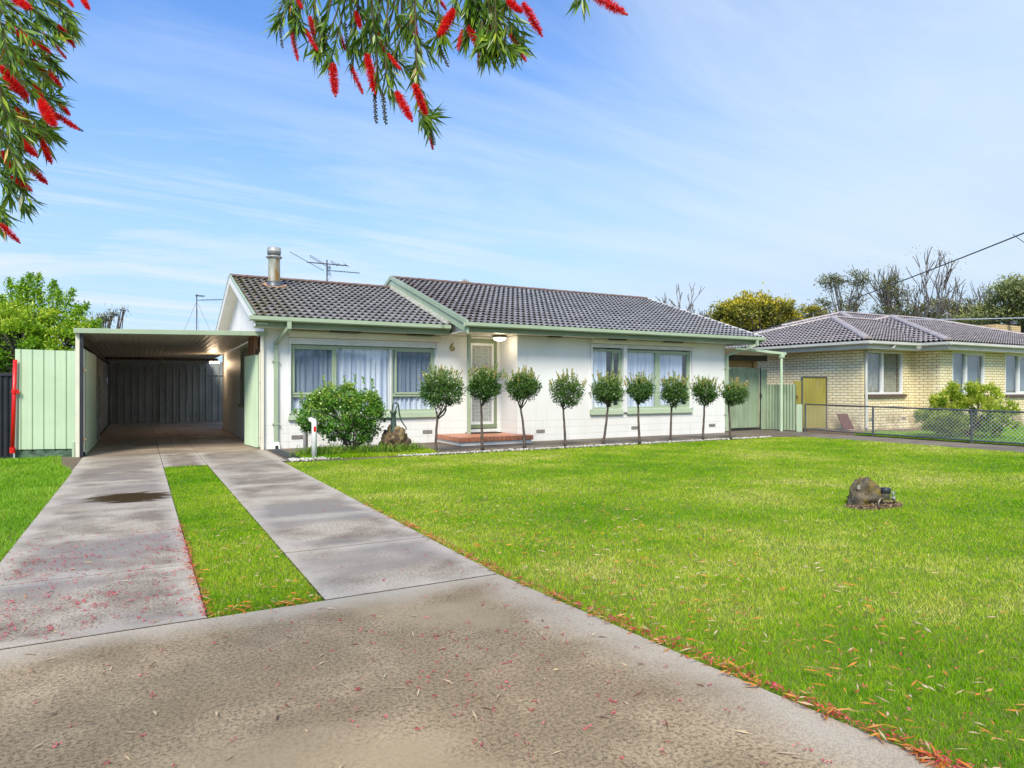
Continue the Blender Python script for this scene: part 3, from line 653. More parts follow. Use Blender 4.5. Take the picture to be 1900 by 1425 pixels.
# right window group
f=MB(); x0,x1,z0,z1=WR[0],WR[1],WR[2],2.47
frame_rect(f,x0,11.93,z0,z1,YR+.02,.06,.10); frame_rect(f,12.06,x1,z0,z1,YR+.021,.06,.10)
f.box(11.55,11.87,YR+.04,YR+.11,z0+.06,z1-.06) if False else None
frame_rect(f,11.60,11.87,z0+.06,z1-.06,YR+.03,.045,.08)
f.box(13.17,13.30,YR+.03,YR+.11,z0+.06,z1-.06)
frame_rect(f,13.30,x1-.06,z0+.06,z1-.06,YR+.032,.04,.06)
win2=f.build('window',M['sage'],house,bevel=.004)
q=MB(); q.box(x0+.03,11.9,YR+.06,YR+.066,z0+.03,z1-.03); q.box(12.09,x1-.03,YR+.06,YR+.066,z0+.03,z1-.03); q.build('pane',M['glass'],win2)
q=MB(); q.box(11.93,12.06,YR-.06,YR+.1,.70,2.58); q.build('mullion_trim',M['wframe'],win2)
q=MB()
for a,b in ((x0-.05,11.925),(12.065,x1+.05)): q.hexa([(a,YR-.07,.65),(b,YR-.07,.65),(b,YR-.001,.65),(a,YR-.001,.65),(a,YR-.03,.785),(b,YR-.03,.785),(b,YR+.10,.785),(a,YR+.10,.785)])
q.build('sill',M['sage'],win2)
q=MB(); curtain(q,x0+.05,11.45,YR+.12,z0,2.5,.03); curtain(q,12.05,x1-.2,YR+.12,z0,2.5,.03); q.build('curtain',M['curt'],win2,True)
shutter(win2,x0,x1+.03,YR,2.60,2.745,.10)
# small side window and bits in the carport wall
f=MB(); f.box(XL-.04,XL-.001,18.3,18.38,.95,2.45); f.box(XL-.04,XL-.001,19.8,19.88,.95,2.45); f.box(XL-.04,XL-.001,18.38,19.8,2.38,2.45)
f.box(XL-.09,XL-.001,18.2,19.95,.87,.95)
wn=f.build('window',M['sagedk'],house); q=MB(); q.box(XL-.02,XL-.002,18.38,19.8,.95,2.38); q.build('pane',M['blind'],wn)
# ---- entry door ----
q=MB(); a,b=DR[0],DR[1]; q.box(a,a+.09,YL-.005,YL+.12,.42,2.58) ; q.box(b-.09,b,YL-.005,YL+.12,.42,2.58); q.box(a,b,YL-.01,YL+.12,2.58,2.69); q.box(a,b,YL-.02,YL+.12,.32,.42)
door=q.build('door',M['sagedk'],house)
q=MB(); q.box(a+.09,b-.09,YL+.03,YL+.06,.42,2.58); q.build('panel',pm('door_mesh',(.38,.41,.38),(.32,.35,.32),3,.7),door)
q=MB(); frame_rect(q,a+.09,b-.09,.42,2.58,YL+.0,.065,.028); q.build('screen_frame',M['wframe'],door)
# lace pattern of scrolls
q=MB(); xa,xb,za,zb=a+.155,b-.155,.485,2.515; nx=3; nz=11; cw=(xb-xa)/nx; ch=(zb-za)/nz; yy=YL+.012
for i in range(nx):
    for j in range(nz):
        cx=xa+(i+.5)*cw; cz=za+(j+.5)*ch; sg=1 if (i+j)%2 else -1
        for m_ in (-1,1):
            pts=[]
            for t in range(15):
                an=t/14*PI*1.7; rr=ch*.30*(1-t/14*.62)
                pts.append((cx+sg*m_*(ch*.26-rr*math.cos(an))*.9, yy, cz+m_*(ch*.12)+rr*math.sin(an)*.9))
            q.tube(pts,.0048,5,cap=False)
        q.tube([(cx-cw*.48,yy,cz-ch*.4),(cx-cw*.2,yy,cz-ch*.48),(cx,yy,cz-ch*.3),(cx+cw*.2,yy,cz-ch*.48),(cx+cw*.48,yy,cz-ch*.4)],.0045,5,cap=False)
        q.tube([(cx,yy,cz-ch*.5),(cx+.012,yy,cz-ch*.15),(cx,yy,cz),(cx-.012,yy,cz+ch*.15),(cx,yy,cz+ch*.5)],.0045,5,cap=False)
        q.sphere((cx,yy,cz),.010,6,4); q.sphere((cx+cw*.42,yy,cz+ch*.2),.009,6,4)
q.build('scroll_grille',M['wframe'],door)
q=MB(); q.box(b-.15,b-.125,YL-.04,YL,1.38,1.52); q.tube([(b-.137,YL-.05,1.45),(b-.23,YL-.05,1.45)],.009,6); q.build('handle',M['grey'],door)
# porch post, lamp, step
q=MB(); px_,py_,_=G(870,806,.2); q.box(px_-.04,px_+.04,py_-.04,py_+.04,.2,2.76); q.build('porch_post',M['sage'],house,bevel=.004)
q=MB(); lx,ly=PY(927,622,15.3)[0],15.3
q.lathe([(.001,2.75),(.185,2.75),(.19,2.69),(.165,2.68)],(lx,ly,0),28); lampo=q.build('porch_light',M['brassy'],house,True)
q=MB(); q.lathe([(.165,2.69),(.155,2.655),(.12,2.622),(.06,2.603),(.001,2.60)],(lx,ly,0),28); q.build('diffuser',M['lamp'],lampo,True)
st=MB(); X0,X1,Y0,Y1=6.68,8.70,14.58,16.04
st.box(X0+.04,X1-.04,Y0+.04,YR-.001,0,.085); st.box(X0+.04,XS-.001,YR-.001,Y1,0,.085)
step=st.build('porch_step',M['white'],house)
q=MB(); q.box(X0+.01,X1-.01,Y0+.01,YR-.002,.086,.196); q.box(X0+.01,XS-.002,YR-.002,Y1-.001,.086,.196); q.build('grout',M['grout'],step)
q=MB(); tw=.112
n=int((X1-X0)/tw); tw=(X1-X0)/n
for i in range(n): q.box(X0+i*tw+.006,X0+(i+1)*tw-.006,Y0-.002+random.uniform(-.002,.002),Y0+.05,.092,.2)
for i in range(n):
    for j in range(13):
        y=Y0+.056+j*.112; x=X0+i*tw
        if y+.1>(YR-.01 if x+tw>XS-.01 else Y1-.01): continue
        q.box(x+.005,x+tw-.005,y,y+.102,.15,.2005+random.uniform(-.001,.001))
m=int((Y1-Y0)/.112)
for j in range(m): q.box(X0-.002,X0+.04,Y0+.056+j*.112,Y0+.056+j*.112+.1,.092,.199)
for j in range(4): q.box(X1-.04,X1+.002,Y0+.056+j*.112,Y0+.056+j*.112+.1,.092,.199)
q.build('terracotta_tiles',M['tile_red'],step,bevel=.003)
tag(MB().box(7.45,8.35,15.62,15.98,.203,.222).build('doormat',M['mat'],bevel=.004),'black doormat lying at the front door on the red step','doormat')
# vents
for (x,z,Y) in ((3.19,.25,YL),(6.42,.27,YL),(9.22,.25,YR),(12.38,.25,YR),(15.4,.24,YR)):
    q=MB(); q.box(x-.13,x+.13,Y-.01,Y-.001,z-.045,z+.045)
    for i in range(7): 
        for j in range(2): q.box(x-.115+i*.034,x-.115+i*.034+.02,Y-.016,Y-.010,z-.035+j*.038,z-.035+j*.038+.024)
    q.build('wall_vent',M['vent'],house)
# house number
def text(name,s,size,loc,rot,mat,parent,ext=.008):
    cu=bpy.data.curves.new(name,'FONT'); cu.body=s; cu.size=size; cu.extrude=ext; cu.align_x='CENTER';cu.align_y='CENTER'; cu.offset=.002 if size>.1 else -.001
    t=bpy.data.objects.new(name+'_tmp',cu); COL.objects.link(t); bpy.context.view_layer.update()
    me=bpy.data.meshes.new_from_object(t.evaluated_get(bpy.context.evaluated_depsgraph_get())); COL.objects.unlink(t); bpy.data.objects.remove(t)
    me.transform(Matrix.Translation(loc)@rot.to_matrix().to_4x4()) ; return link(name,me,mat,parent)
from mathutils import Euler
p=PY(839,645,YL); text('house_number','6',.30,(p[0],YL-.012,p[2]),Euler((R(90),0,0)),M['gold'],house)
# flue
cx,cy=3.17,19.0; zb=zl(cy)
q=MB(); q.lathe([(.155,zb-.1),(.155,5.02-.12)],(cx,cy,0),24); flue=q.build('flue',M['flue'],house,True)
q=MB(); q.lathe([(.20,zb-.08),(.22,zb+.02),(.19,zb+.06),(.17,zb+.13),(.156,zb+.14)],(cx,cy,0),24); q.build('flue_collar',M['grey'],flue,True)
q=MB(); n=26
vs=[];
for i in range(n):
    a=2*PI*i/n; rr=.28+.05*math.sin(i*2.3)
    for k in (.17,rr*1.15): vs.append((cx+k*math.cos(a),cy+k*math.sin(a),zl(cy+k*math.sin(a))+.062-(.01 if k>.2 else 0)))
q.add(vs,[(2*i,2*i+1,(2*i+3)%(2*n),(2*i+2)%(2*n)) for i in range(n)]); q.build('rusty_flashing',M['rust'],flue)
q=MB(); q.lathe([(.155,4.87),(.20,4.90),(.215,4.92),(.17,4.955),(.12,4.97),(.12,5.02)],(cx,cy,0),24); q.lathe([(.14,4.99),(.175,4.99),(.178,5.06),(.185,5.07),(.178,5.08),(.176,5.16),(.165,5.175),(.001,5.18)],(cx,cy,0),24)
q.build('flue_cowl',M['galv'],flue,True)
# whirlybird
p=PY(862,527,20.35); q=MB(); q.lathe([(.16,p[2]-.4),(.16,p[2]-.08)],(p[0],20.35,0),20)
for i in range(18):
    a=2*PI*i/18; pts=[]
    for k in range(8):
        th=k/7*PI/2*1.0; rr=.23*math.cos(th)+.0; zz=p[2]-.1+.24*math.sin(th); aa=a+k*.08
        pts.append((p[0]+rr*math.cos(aa),20.35+rr*math.sin(aa),zz))
    q.tube(pts,.022,5,cap=False)
q.build('roof_ventilator',M['galv'],house)
# aerial
def aerial(parent,x,y,z0,z1):
    q=MB(); q.tube([(x,y,z0),(x,y,z1)],.018,7)
    mast=q.build('aerial',M['black'],parent)
    q=MB(); zb=5.05; q.box(x-.58,x+.62,y-.015,y+.015,zb-.014,zb+.014)
    for xx,l in ((x-.56,1.15),(x-.18,.75),(x+.22,.25),(x+.38,.16),(x+.58,.22)):
        dv=Vector((.55,.75,-.05)).normalized()*l; c=Vector((xx,y,zb+.012))
        q.tube([c-dv,c+dv],.0085,5)
        if l>.2 and l<1 and xx<x+.3:
            c2=c+Vector((0,0,.045)); q.tube([c-dv,c2-dv,c2+dv,c+dv],.0065,5)
    q.build('upper_boom',M['grey'],mast)
    q=MB(); zb=4.86; q.box(x,x+.98,y-.011,y+.011,zb-.01,zb+.01)
    for i in range(9): q.box(x+.25+i*.085,x+.257+i*.085,y-.08,y+.08,zb-.004,zb+.012)
    for i in range(12):
        a0=-.9+i*.15; q.tube([(x+.1-.06*math.cos(a0*1.3),y-.18,zb+.17*math.sin(a0)),(x+.1-.06*math.cos(a0*1.3),y+.18,zb+.17*math.sin(a0))],.005,4)
    q.tube([(x+.05,y,zb),(x+.12,y-.02,zb-.18),(x+.03,y,zb-.28),(x,y,zb-.35)],.005,4)
    q.build('lower_boom',M['grey'],mast)
aerial(house,4.83,20.0,4.4,5.17)
# ================= CARPORT =================
cp=empty('carport','open green-edged carport with dark sheet walls on the left side of the house','carport',(.7,22,0))
q=MB()
def zc(x,y): return 2.585+(x+1.13)*.022-(y-16.)*.013
q.hexa([(-1.16,15.92,zc(-1.16,15.92)-.10),(2.50,15.92,zc(2.5,15.92)-.10),(2.50,15.99,zc(2.5,16)-.10),(-1.16,15.99,zc(-1.16,16)-.10),
        (-1.16,15.92,zc(-1.16,15.92)),(2.50,15.92,zc(2.5,15.92)),(2.50,15.99,zc(2.5,16)),(-1.16,15.99,zc(-1.16,16))])
q.build('front_beam',M['sage'],cp,bevel=.006)
q=MB()  # ribbed roof deck
n=110; vs=[]
for yy in (15.98,24.65,30.2):
    for i in range(n+1):
        x=-1.14+(3.58 if yy<25 else 3.58)*i/n; ph=(i%4); dz=.004 if ph in (1,2) else 0
        vs.append((x,yy,zc(x,yy)-.045+dz))
q.add(vs,[(r_*(n+1)+i,r_*(n+1)+i+1,(r_+1)*(n+1)+i+1,(r_+1)*(n+1)+i) for r_ in range(2) for i in range(n)])
q.quad((-1.14,15.99,zc(-1.14,16)-.01),(2.44,15.99,zc(2.44,16)-.01),(2.44,30.2,zc(2.44,30)-.01),(-1.14,30.2,zc(-1.14,30)-.01))
q.build('roof',M['ceil'],cp)
for (x,y) in ((-1.10,16.05),(2.41,16.0)):
    q=MB(); q.box(x-.035,x+.035,y-.035,y+.035,0,zc(x,y)-.1); q.build('post',M['cream'],cp)
q=MB(); q.box(-1.06,-1.0,16.0,16.08,.0,2.48); q.build('post',M['black'],cp)
q=MB(); q.sheet((-1.12,16.1),(-1.12,30.2),-.06,2.52,.2,.02,'rib',z1b=2.36); q.build('side_wall',M['darksheet'],cp)
q=MB(); q.sheet((-1.1,30.1),(6,30.1),-.06,2.25,.24,.05,'rib'); q.box(-1.1,6,30.14,30.18,2.2,2.45); q.box(-1.1,6,30.05,30.08,1.9,1.96)
q.build('rear_wall',M['darksheet'],cp)
q=MB(); q.box(5.9,6.0,24.8,30.1,0,2.45); q.build('end_wall',M['darksheet'],cp)
q=MB()
q.box(-1.1,2.43,26,26.05,zc(0,26)-.15,zc(0,26)-.05)
q.build('roof_batten',M['darkwood'],cp)
q=MB(); q.box(-1.06,-1.02,16.12,30,2.28,2.44); q.build('side_beam',M['darkwood'],cp)
q=MB(); q.box(2.30,2.36,16.3,17.3,2.28,2.60)
for i in range(8): q.box(2.285,2.30,16.3+i*.125,16.3+i*.125+.115,2.16,2.6)
q.build('timber_panel',M['timber'],cp)
q=MB(); q.box(.62,.64,30.0,30.04,1.0,2.0); q.box(.70,.73,29.9,30,.0,1.2); q.build('gate_bolt',M['galv'],cp)
q=MB(); q.box(1.7,1.75,29.98,30.03,.9,2.0); q.build('gate_bolt',M['galv'],cp)
q=MB(); q.box(2.0,2.3,24.2,24.5,2.20,2.27); l=q.build('ceiling_light',M['wframe'],cp)
q=MB(); q.box(2.0,2.3,24.19,24.199,2.2,2.25); q.build('diffuser',M['lamp'],l)
q=MB(); q.tube([(-.98,20.4,0),(-.98,20.4,1.35),(-.9,20.45,1.4)],.035,8); q.tube([(-.95,20.9,0),(-.93,20.9,1.7)],.02,6); q.build('leaning_pipe',M['galv'],cp)
# gate leaves
gt=empty('driveway_gate','tall ribbed sage gate leaf folded back inside the left edge of the carport','gate',(-1,16.1,0),'driveway gate leaves')
q=MB(); q.sheet((-.97,16.12),(-.93,19.2),.03,2.17,.19,-.022,'rib'); q.build('gate_sheet',M['sheet'],gt)
q=MB(); q.tube([(-1.0,16.09,.1),(-1.0,16.09,2.18)],.022,8); q.tube([(-.99,16.1,.12),(-.95,19.2,.12)],.018,6); q.tube([(-.99,16.1,2.1),(-.95,19.2,2.1)],.018,6); q.tube([(-.95,19.2,.1),(-.95,19.2,2.1)],.018,6); q.build('gate_frame',M['cream'],gt)
for z in (.35,1.75): q=MB(); q.box(-1.09,-.96,16.02,16.09,z-.02,z+.02); q.tube([(-1.04,16.04,z-.05),(-1.04,16.04,z+.05)],.018,8); q.build('hinge',M['rust'],gt)
gt=empty('driveway_gate','narrow corrugated sage gate leaf folded back against the white wall of the house','gate',(2.4,16.2,0),'driveway gate leaves')
q=MB(); q.sheet((2.36,16.22),(2.245,17.35),.03,2.15,.16,.045,'sine'); q.build('gate_sheet',M['sheet'],gt)
q=MB(); q.tube([(2.39,16.2,.05),(2.39,16.2,2.2)],.018,8); q.tube([(2.3,17.35,.05),(2.3,17.35,2.1)],.018,8); q.tube([(2.39,16.2,.12),(2.3,17.35,.12)],.015,6); q.build('gate_frame',M['cream'],gt)
for z in (.25,1.5,2.3): q=MB(); q.box(2.385,2.43,16.14,16.19,z-.025,z+.025); q.build('hinge',M['galv'],gt)
# left fence panel with red bar
fp=empty('fence_panel','pale sage ribbed sheet fence panel with mossy kickboard left of the carport','fence',(-1.7,16.55,0))
xa=PY(28,700,16.55)[0]
q=MB(); q.sheet((xa,16.55),(-1.14,16.2),.16,2.17,.205,.028,'rib',z1b=2.14); q.build('sheet',M['sheet'],fp)
q=MB(); q.hexa([(xa,16.57,-.02),(-1.2,16.24,-.02),(-1.2,16.28,-.02),(xa,16.61,-.02),(xa,16.57,.165),(-1.2,16.24,.165),(-1.2,16.28,.165),(xa,16.61,.165)]); q.build('kickboard',M['kick'],fp)
q=MB(); q.box(xa-.03,xa+.0,16.55,16.6,-.02,1.8); q.build('post',M['wframe'],fp); q=MB(); q.box(-1.205,-1.16,16.19,16.24,-.02,.3); q.build('post',M['sheet'],fp)
for i in range(5):
    q=MB(); q.sphere((xa+.12+i*.205,16.53-i*.066,1.35),.010,6,4); q.build('screw',M['grey'],fp)
rbx=xa-.0
bar=empty('red_bar','bright red steel bar with clamps at the left edge of the green fence panel','bar',(rbx,16.45,0))
q=MB(); q.tube([(rbx-.03,16.45,.12),(rbx+.015,16.45,1.95)],.036,10); q.build('shaft',M['red'],bar,True)
q=MB(); q.tube([(rbx-.03,16.45,.10),(rbx-.028,16.45,.21)],.05,10); q.build('clamp',M['red'],bar); q=MB()
q.tube([(rbx+.0,16.45,1.28),(rbx+.002,16.45,1.36)],.05,10); q.box(rbx+.03,rbx+.08,16.42,16.46,1.28,1.35); q.build('clamp',M['red'],bar)
bf=empty('steel_fence','black corrugated steel fence at the far left edge behind the red bar','fence',(-4,17.3,0))
q=MB(); q.sheet((-8,17.3),(xa-.05,17.0),-.02,1.66,.1,.016,'sine'); q.build('sheet',M['black'],bf)
q=MB(); q.hexa([(-8,17.27,1.64),(xa-.05,16.97,1.64),(xa-.05,17.03,1.64),(-8,17.33,1.64),(-8,17.27,1.70),(xa-.05,16.97,1.70),(xa-.05,17.03,1.70),(-8,17.33,1.70)]); q.build('top_rail',M['black'],bf)
# ================= RIGHT SIDE: gate, awning, boundary fences =================
sg=empty('side_gate','solid sage sheet gate closing the passage right of the white house','gate',(17,15.5,0))
q=MB(); q.sheet((15.97,15.5),(17.95,15.5),.09,2.03,.21,.012,'rib'); q.build('gate_sheet',M['sheet2'],sg)
q=MB(); q.tube([(17.97,15.47,.05),(17.97,15.47,2.05)],.02,8); q.box(17.93,17.99,15.43,15.47,1.05,1.2); q.build('gate_frame',M['black'],sg)
q=MB(); q.box(15.97,17.9,15.6,15.66,2.06,2.32); q.box(17.72,17.86,15.5,15.6,2.0,2.35); q.build('timber_rail',M['timberlt'],sg)
cf=empty('corrugated_fence','sage corrugated boundary fence beside the passage gate, stepping down to a short end board','fence',(18.2,15,0))
q=MB(); q.sheet((17.99,15.46),(18.22,15.42),.02,2.0,.06,.008,'rib'); q.build('panel',M['sheet2'],cf)
q=MB(); q.sheet((18.2,15.42),(18.40,14.42),.02,1.50,.10,.017,'sine'); q.build('sheet',M['sheet2'],cf)
q=MB(); q.box(18.37,18.62,14.36,14.39,-.02,.86); q.build('end_board',M['sheet'],cf)
aw=empty('side_awning','flat green-edged awning on one post at the right end of the white house','awning',(17,15,0))
q=MB(); q.hexa([(15.96,14.75,2.60),(18.16,14.70,2.48),(18.16,20,2.44),(15.96,20,2.56),(15.96,14.75,2.63),(18.16,14.70,2.51),(18.16,20,2.47),(15.96,20,2.59)]); q.build('roof_sheet',M['cream'],aw)
q=MB(); q.hexa([(15.96,14.68,2.58),(18.2,14.63,2.45),(18.2,14.69,2.45),(15.96,14.74,2.58),(15.96,14.68,2.645),(18.2,14.63,2.525),(18.2,14.69,2.525),(15.96,14.74,2.645)]); q.box(18.17,18.23,14.69,20,2.44,2.53); q.build('edge_flashing',M['sheet'],aw)
q=MB(); q.box(16.4,18.1,15.3,15.36,2.26,2.44); q.build('beam',M['darkwood'],aw)
q=MB(); q.tube([(18.0,14.66,0),(18.0,14.66,2.46)],.045,12); q.box(17.94,18.08,14.6,14.72,2.36,2.46); q.build('post',M['sheet'],aw)
mg=empty('mustard_gate','mustard-yellow sheet gate with flaking paint leading beside the cream brick house','gate',(19.5,14.6,0))
a1,a2,a3=PY(1472,720,14.75)[0],PY(1488,720,14.75)[0],PY(1531,720,14.75)[0]
q=MB(); q.sheet((a1,14.75),(a2,14.75),.75,1.62,.14,.02,'rib'); q.build('side_sheet',M['mustard'],mg)
q=MB(); q.sheet((a2,14.72),(a3,14.72),.05,1.74,.17,.02,'rib'); q.build('gate_sheet',M['mustard'],mg)
q=MB(); q.box(a2-.06,a2-.01,14.70,14.75,0,1.74); q.box(a3+.0,a3+.05,14.70,14.75,0,1.76); q.box(a2,a3,14.69,14.73,1.74,1.78); q.build('frame',M['grey'],mg)
q=MB(); q.tube([(a1+.05,14.70,.8),(a1+.02,14.70,1.05),(a1+.08,14.70,1.15),(a1+.14,14.70,1.05)],.02,6); q.build('latch',M['maroon'],mg)
# chain-link fence
cl=empty('chain_link_fence','low grey chain-link fence with pipe rails along the path on the right','fence',(18.65,10,0))
FX=18.65; FY0,FY1=14.30,4.5; ft=.86; fbm=.05
ftz=lambda y: .865-.010*(14.3-y)
q=MB(); q.tube([(FX,FY0,ftz(FY0)),(FX,9.3,ftz(9.3)),(FX,FY1,ftz(FY1))],.022,8); q.build('top_rail',M['grey'],cl)
q=MB(); q.tube([(FX,FY0,.06),(FX,FY1,.03)],.02,8); q.build('bottom_rail',M['grey'],cl)
for y in (14.27,12.0,9.35,6.7,4.5):
    q=MB(); q.tube([(FX,y,-.1),(FX,y,ftz(y)+.02)],.028,8); q.build('post',M['grey'],cl)
q=MB(); st_=.098; H_=.78
for dirn in (1,-1):
    y=FY1-H_
    while y<FY0+H_:
        # clip the diagonal to the panel
        ya,yb=(y,y+H_) if dirn==1 else (y+H_,y); za,zb=.06,.06+H_-.02
        lo,hi=FY1,FY0
        def zat(yy): return za+(zb-za)*(yy-ya)/(yb-ya)
        c0,c1=max(min(ya,yb),lo),min(max(ya,yb),hi)
        if c1-c0>.02: q.tube([(FX+.018*dirn*.2,c0,zat(c0)),(FX+.018*dirn*.2,c1,zat(c1))],.0042,3,cap=False)
        y+=st_
q.build('wire_mesh',M['zinc'],cl)
tag(MB().hexa([(20.22,14.0,.02),(20.62,13.9,.02),(20.64,13.94,.02),(20.24,14.04,.02),(20.35,14.35,.52),(20.75,14.25,.52),(20.77,14.29,.52),(20.37,14.39,.52)]).build('maroon_board',M['maroon']),'maroon board leaning against the cream brick wall behind the fence','board')
# ================= CREAM BRICK NEIGHBOUR =================
nb=empty('brick_house','cream brick single-storey house with mauve hipped roof beyond the chain-link fence','house',(28,18,0))
NX,NY,NX2,NY2=20.9,13.8,23.7,12.86
w=MB(); W1=(PY(1604,700,NY)[0],PY(1675,700,NY)[0],1.18,2.62); 
W2=(PY(1767,700,NY2)[0],PY(1827,700,NY2)[0],1.15,2.64); W3=(PY(1865,700,NY2)[0],PY(1865,700,NY2)[0]+2.4,1.15,2.64)
wall_y(w,NX,NX2,NY,-.1,2.74,[W1]); wall_y(w,NX2,36,NY2,-.1,2.74,[W2,W3]); w.box(NX2,NX2+.2,NY2+.2,NY,-.1,2.74); w.box(NX,NX+.2,NY+.2,24,-.1,2.74); w.box(NX,36,23.8,24,-.1,2.74)
w.build('wall',M['brick'],nb)
q=MB(); q.box(NX+.2,36,15.2,15.3,-.1,2.7); q.box(NX+.2,36,NY+.2,23.8,2.70,2.72); q.build('interior_wall',M['room'],nb)
tb=MB(); sn=.30; zn=2.93
def hip(mb,rb_,x0,x1,y0,y1,z,sl,st=0.):
    w2=(y1-y0)/2; h=w2*sl; r2=math.sqrt(.5)
    A=(x0,y0,z);B=(x1,y0,z);Cc=(x1,y1,z);D=(x0,y1,z);P=(x0+w2,y0+w2,z+h);Q=(x1-w2,y0+w2,z+h)
    tile_face(mb,A,(1,0,0),(0,1,0),x1-x0,w2,sl,[(A,(-r2,r2,0)),(B,(r2,r2,0))])
    tile_face(mb,D,(0,-1,0),(1,0,0),y1-y0,w2,sl,[(A,(r2,-r2,0)),(D,(r2,r2,0))])
    # back and right planes, plain
    mb.poly([Cc,D,P,Q]); mb.poly([B,Cc,Q])
    up=Vector((0,0,.06))
    for a,b in ((A,P),(D,P),(B,Q),(P,Q)):
        a_=Vector(a).lerp(Vector(b),st if a!=P else 0); ridge_tiles(rb_,a_+up,Vector(b)+up,.13)
rbn=MB()
hip(tb,rbn,20.4,34,13.3,22.0,zn,sn); hip(tb,rbn,23.2,36.0,12.35,22.15,zn+.002,sn); hip(tb,rbn,21.8,41,13.34,25.66,zn-.004,sn,.71)
nr=tb.build('roof',M['tileN'],nb); rbn.build('ridge_capping',M['ridgeN'],nr)
q=MB(); gutter(q,20.28,23.08,13.3,2.90); gutter(q,23.07,36.1,12.35,2.90); gutter(q,13.17,22.1,20.4,2.90,axis='y'); gutter(q,12.22,13.18,23.2,2.90,axis='y')
q.build('gutter',M['nbgutter'],nb,fixn=True)
q=MB(); q.box(20.4,23.2,13.305,13.33,2.66,2.88); q.box(23.2,36,12.355,12.38,2.66,2.88); q.box(20.405,20.43,13.33,22,2.66,2.88); q.box(23.205,23.23,12.38,13.30,2.66,2.88)
q.build('fascia',M['nbgutter'],nb)
q=MB(); q.box(20.43,23.7,13.33,13.799,2.66,2.675); q.box(20.43,NX-.001,13.8,22,2.66,2.675); q.box(23.23,36,12.38,12.859,2.661,2.676); q.box(23.23,23.699,12.86,13.33,2.661,2.676); q.build('soffit',M['cream'],nb)
for wi,(x0,x1,z0,z1) in enumerate((W1,W2,W3)):
    Y=NY if wi==0 else NY2
    f=MB(); frame_rect(f,x0,x1,z0,z1,Y+.0,.06,.1)
    xm=x0+(x1-x0)*(.47 if wi==0 else .42); f.box(xm-.04,xm+.04,Y+.0,Y+.1,z0+.06,z1-.06)
    if wi: frame_rect(f,xm+.04,x1-.06,z0+.06,z1-.06,Y+.01,.05,.06)
    wn=f.build('window',M['wframe'],nb)
    q=MB(); q.box(x0+.03,x1-.03,Y+.06,Y+.065,z0+.03,z1-.03); q.build('pane',M['glass'],wn)
    q=MB(); q.hexa([(x0-.02,Y-.09,z0-.10),(x1+.12,Y-.09,z0-.10),(x1+.12,Y-.001,z0-.10),(x0-.02,Y-.001,z0-.10),(x0-.02,Y-.07,z0-.02),(x1+.12,Y-.07,z0-.02),(x1+.12,Y+.03,z0),(x0-.02,Y+.03,z0)]); q.build('sill',M['nbsill'],wn)
    q=MB(); curtain(q,x0+.05,x1-.05,Y+.2,z0,z1,.03 if wi==0 else .012,.12); q.build('curtain',M['curtcream'] if wi==0 else M['blind'],wn,True)
q=MB(); dx=NX-.02; q.tube([(21.75,13.22,2.86),(21.7,13.25,2.72),(21.4,13.5,2.66),(21.05,13.7,2.62),(20.98,13.73,2.55),(20.98,13.73,.1),(21.0,13.68,.0)],.045,10); q.build('downpipe',M['nbgutter'],nb,True)
for x,z,Y in ((21.35,.32,NY),(23.2,.32,NY)): q=MB(); q.box(x-.12,x+.12,Y-.008,Y-.001,z-.05,z+.05); q.build('wall_vent',M['vent'],nb)
q=MB(); c=AT(1848,601,33); q.box(c.x,c.x+2.4,c.y,c.y+.8,3.6,c.z); ch=q.build('chimney',M['brick2'],nb)
q=MB(); d=AT(1881,600,33.3); q.lathe([(.14,c.z),(.14,c.z+.12),(.17,c.z+.13),(.17,c.z+.16),(.001,c.z+.17)],(d.x,d.y,0),14); q.build('chimney_pot',M['grey'],ch)
q=MB(); e=AT(1757,588,30.5); q.tube([(e.x-.35,e.y,e.z+.03),(e.x,e.y,e.z+.22),(e.x+.35,e.y,e.z+.0)],.018,6); q.tube([(e.x,e.y,e.z-.9),(e.x,e.y,e.z+.2)],.018,6); q.build('cable_bracket',M['galv'],nb)
# cables
def cable(a,b,sag,r,name,label,mat):
    a=Vector(a);b=Vector(b);pts=[]
    for i in range(21):
        t=i/20;p=a.lerp(b,t);p.z-=sag*4*t*(1-t);pts.append(p)
    return tag(MB().tube(pts,r,6).build(name,mat),label,'cable')
cable(AT(2100,351,13),AT(1422,610,30),.12,.016,'overhead_cable','dark overhead cable sloping down over the brick house from top right',M['black'])
cable(AT(1640,592,30),AT(2050,585,17),.05,.018,'overhead_cable','pale near-level cable running right just above the mauve roof',M['pvc'])
cable(AT(1880,435,16),AT(1960,480,13),.05,.008,'overhead_cable','short thin cable in the sky at the right edge below the dark cable',M['black'])
# ================= GARDEN OBJECTS =================
def rock(name,label,loc,sx,sy,sz,mat,seed,pts=None,cat='rock',sub=4,cut=None,rough_=.16):
    bm=bmesh.new(); bmesh.ops.create_icosphere(bm,subdivisions=sub+1,radius=1)
    from mathutils import noise as mn
    off=Vector((seed*3.1,seed*1.7,seed))
    for v in bm.verts:
        n=v.co.normalized(); d=1+.28*mn.noise(n*1.3+off)+rough_*mn.noise(n*3.4+off)+.09*mn.noise(n*8+off)+.04*mn.noise(n*18+off)
        d-=.16*max(0,.12-abs(mn.noise(n*2.4+off*2)))/.12
        c=n*d
        # squarish, chunky
        c=Vector((math.copysign(abs(c.x)**1.05,c.x)*sx,math.copysign(abs(c.y)**1.05,c.y)*sy,math.copysign(abs(c.z)**1.,c.z)*sz))
        if cut: c=cut(c)
        v.co=c+Vector(loc)
    me=bpy.data.meshes.new(name); bm.to_mesh(me); bm.free()
    return me
p1=G(728,838)
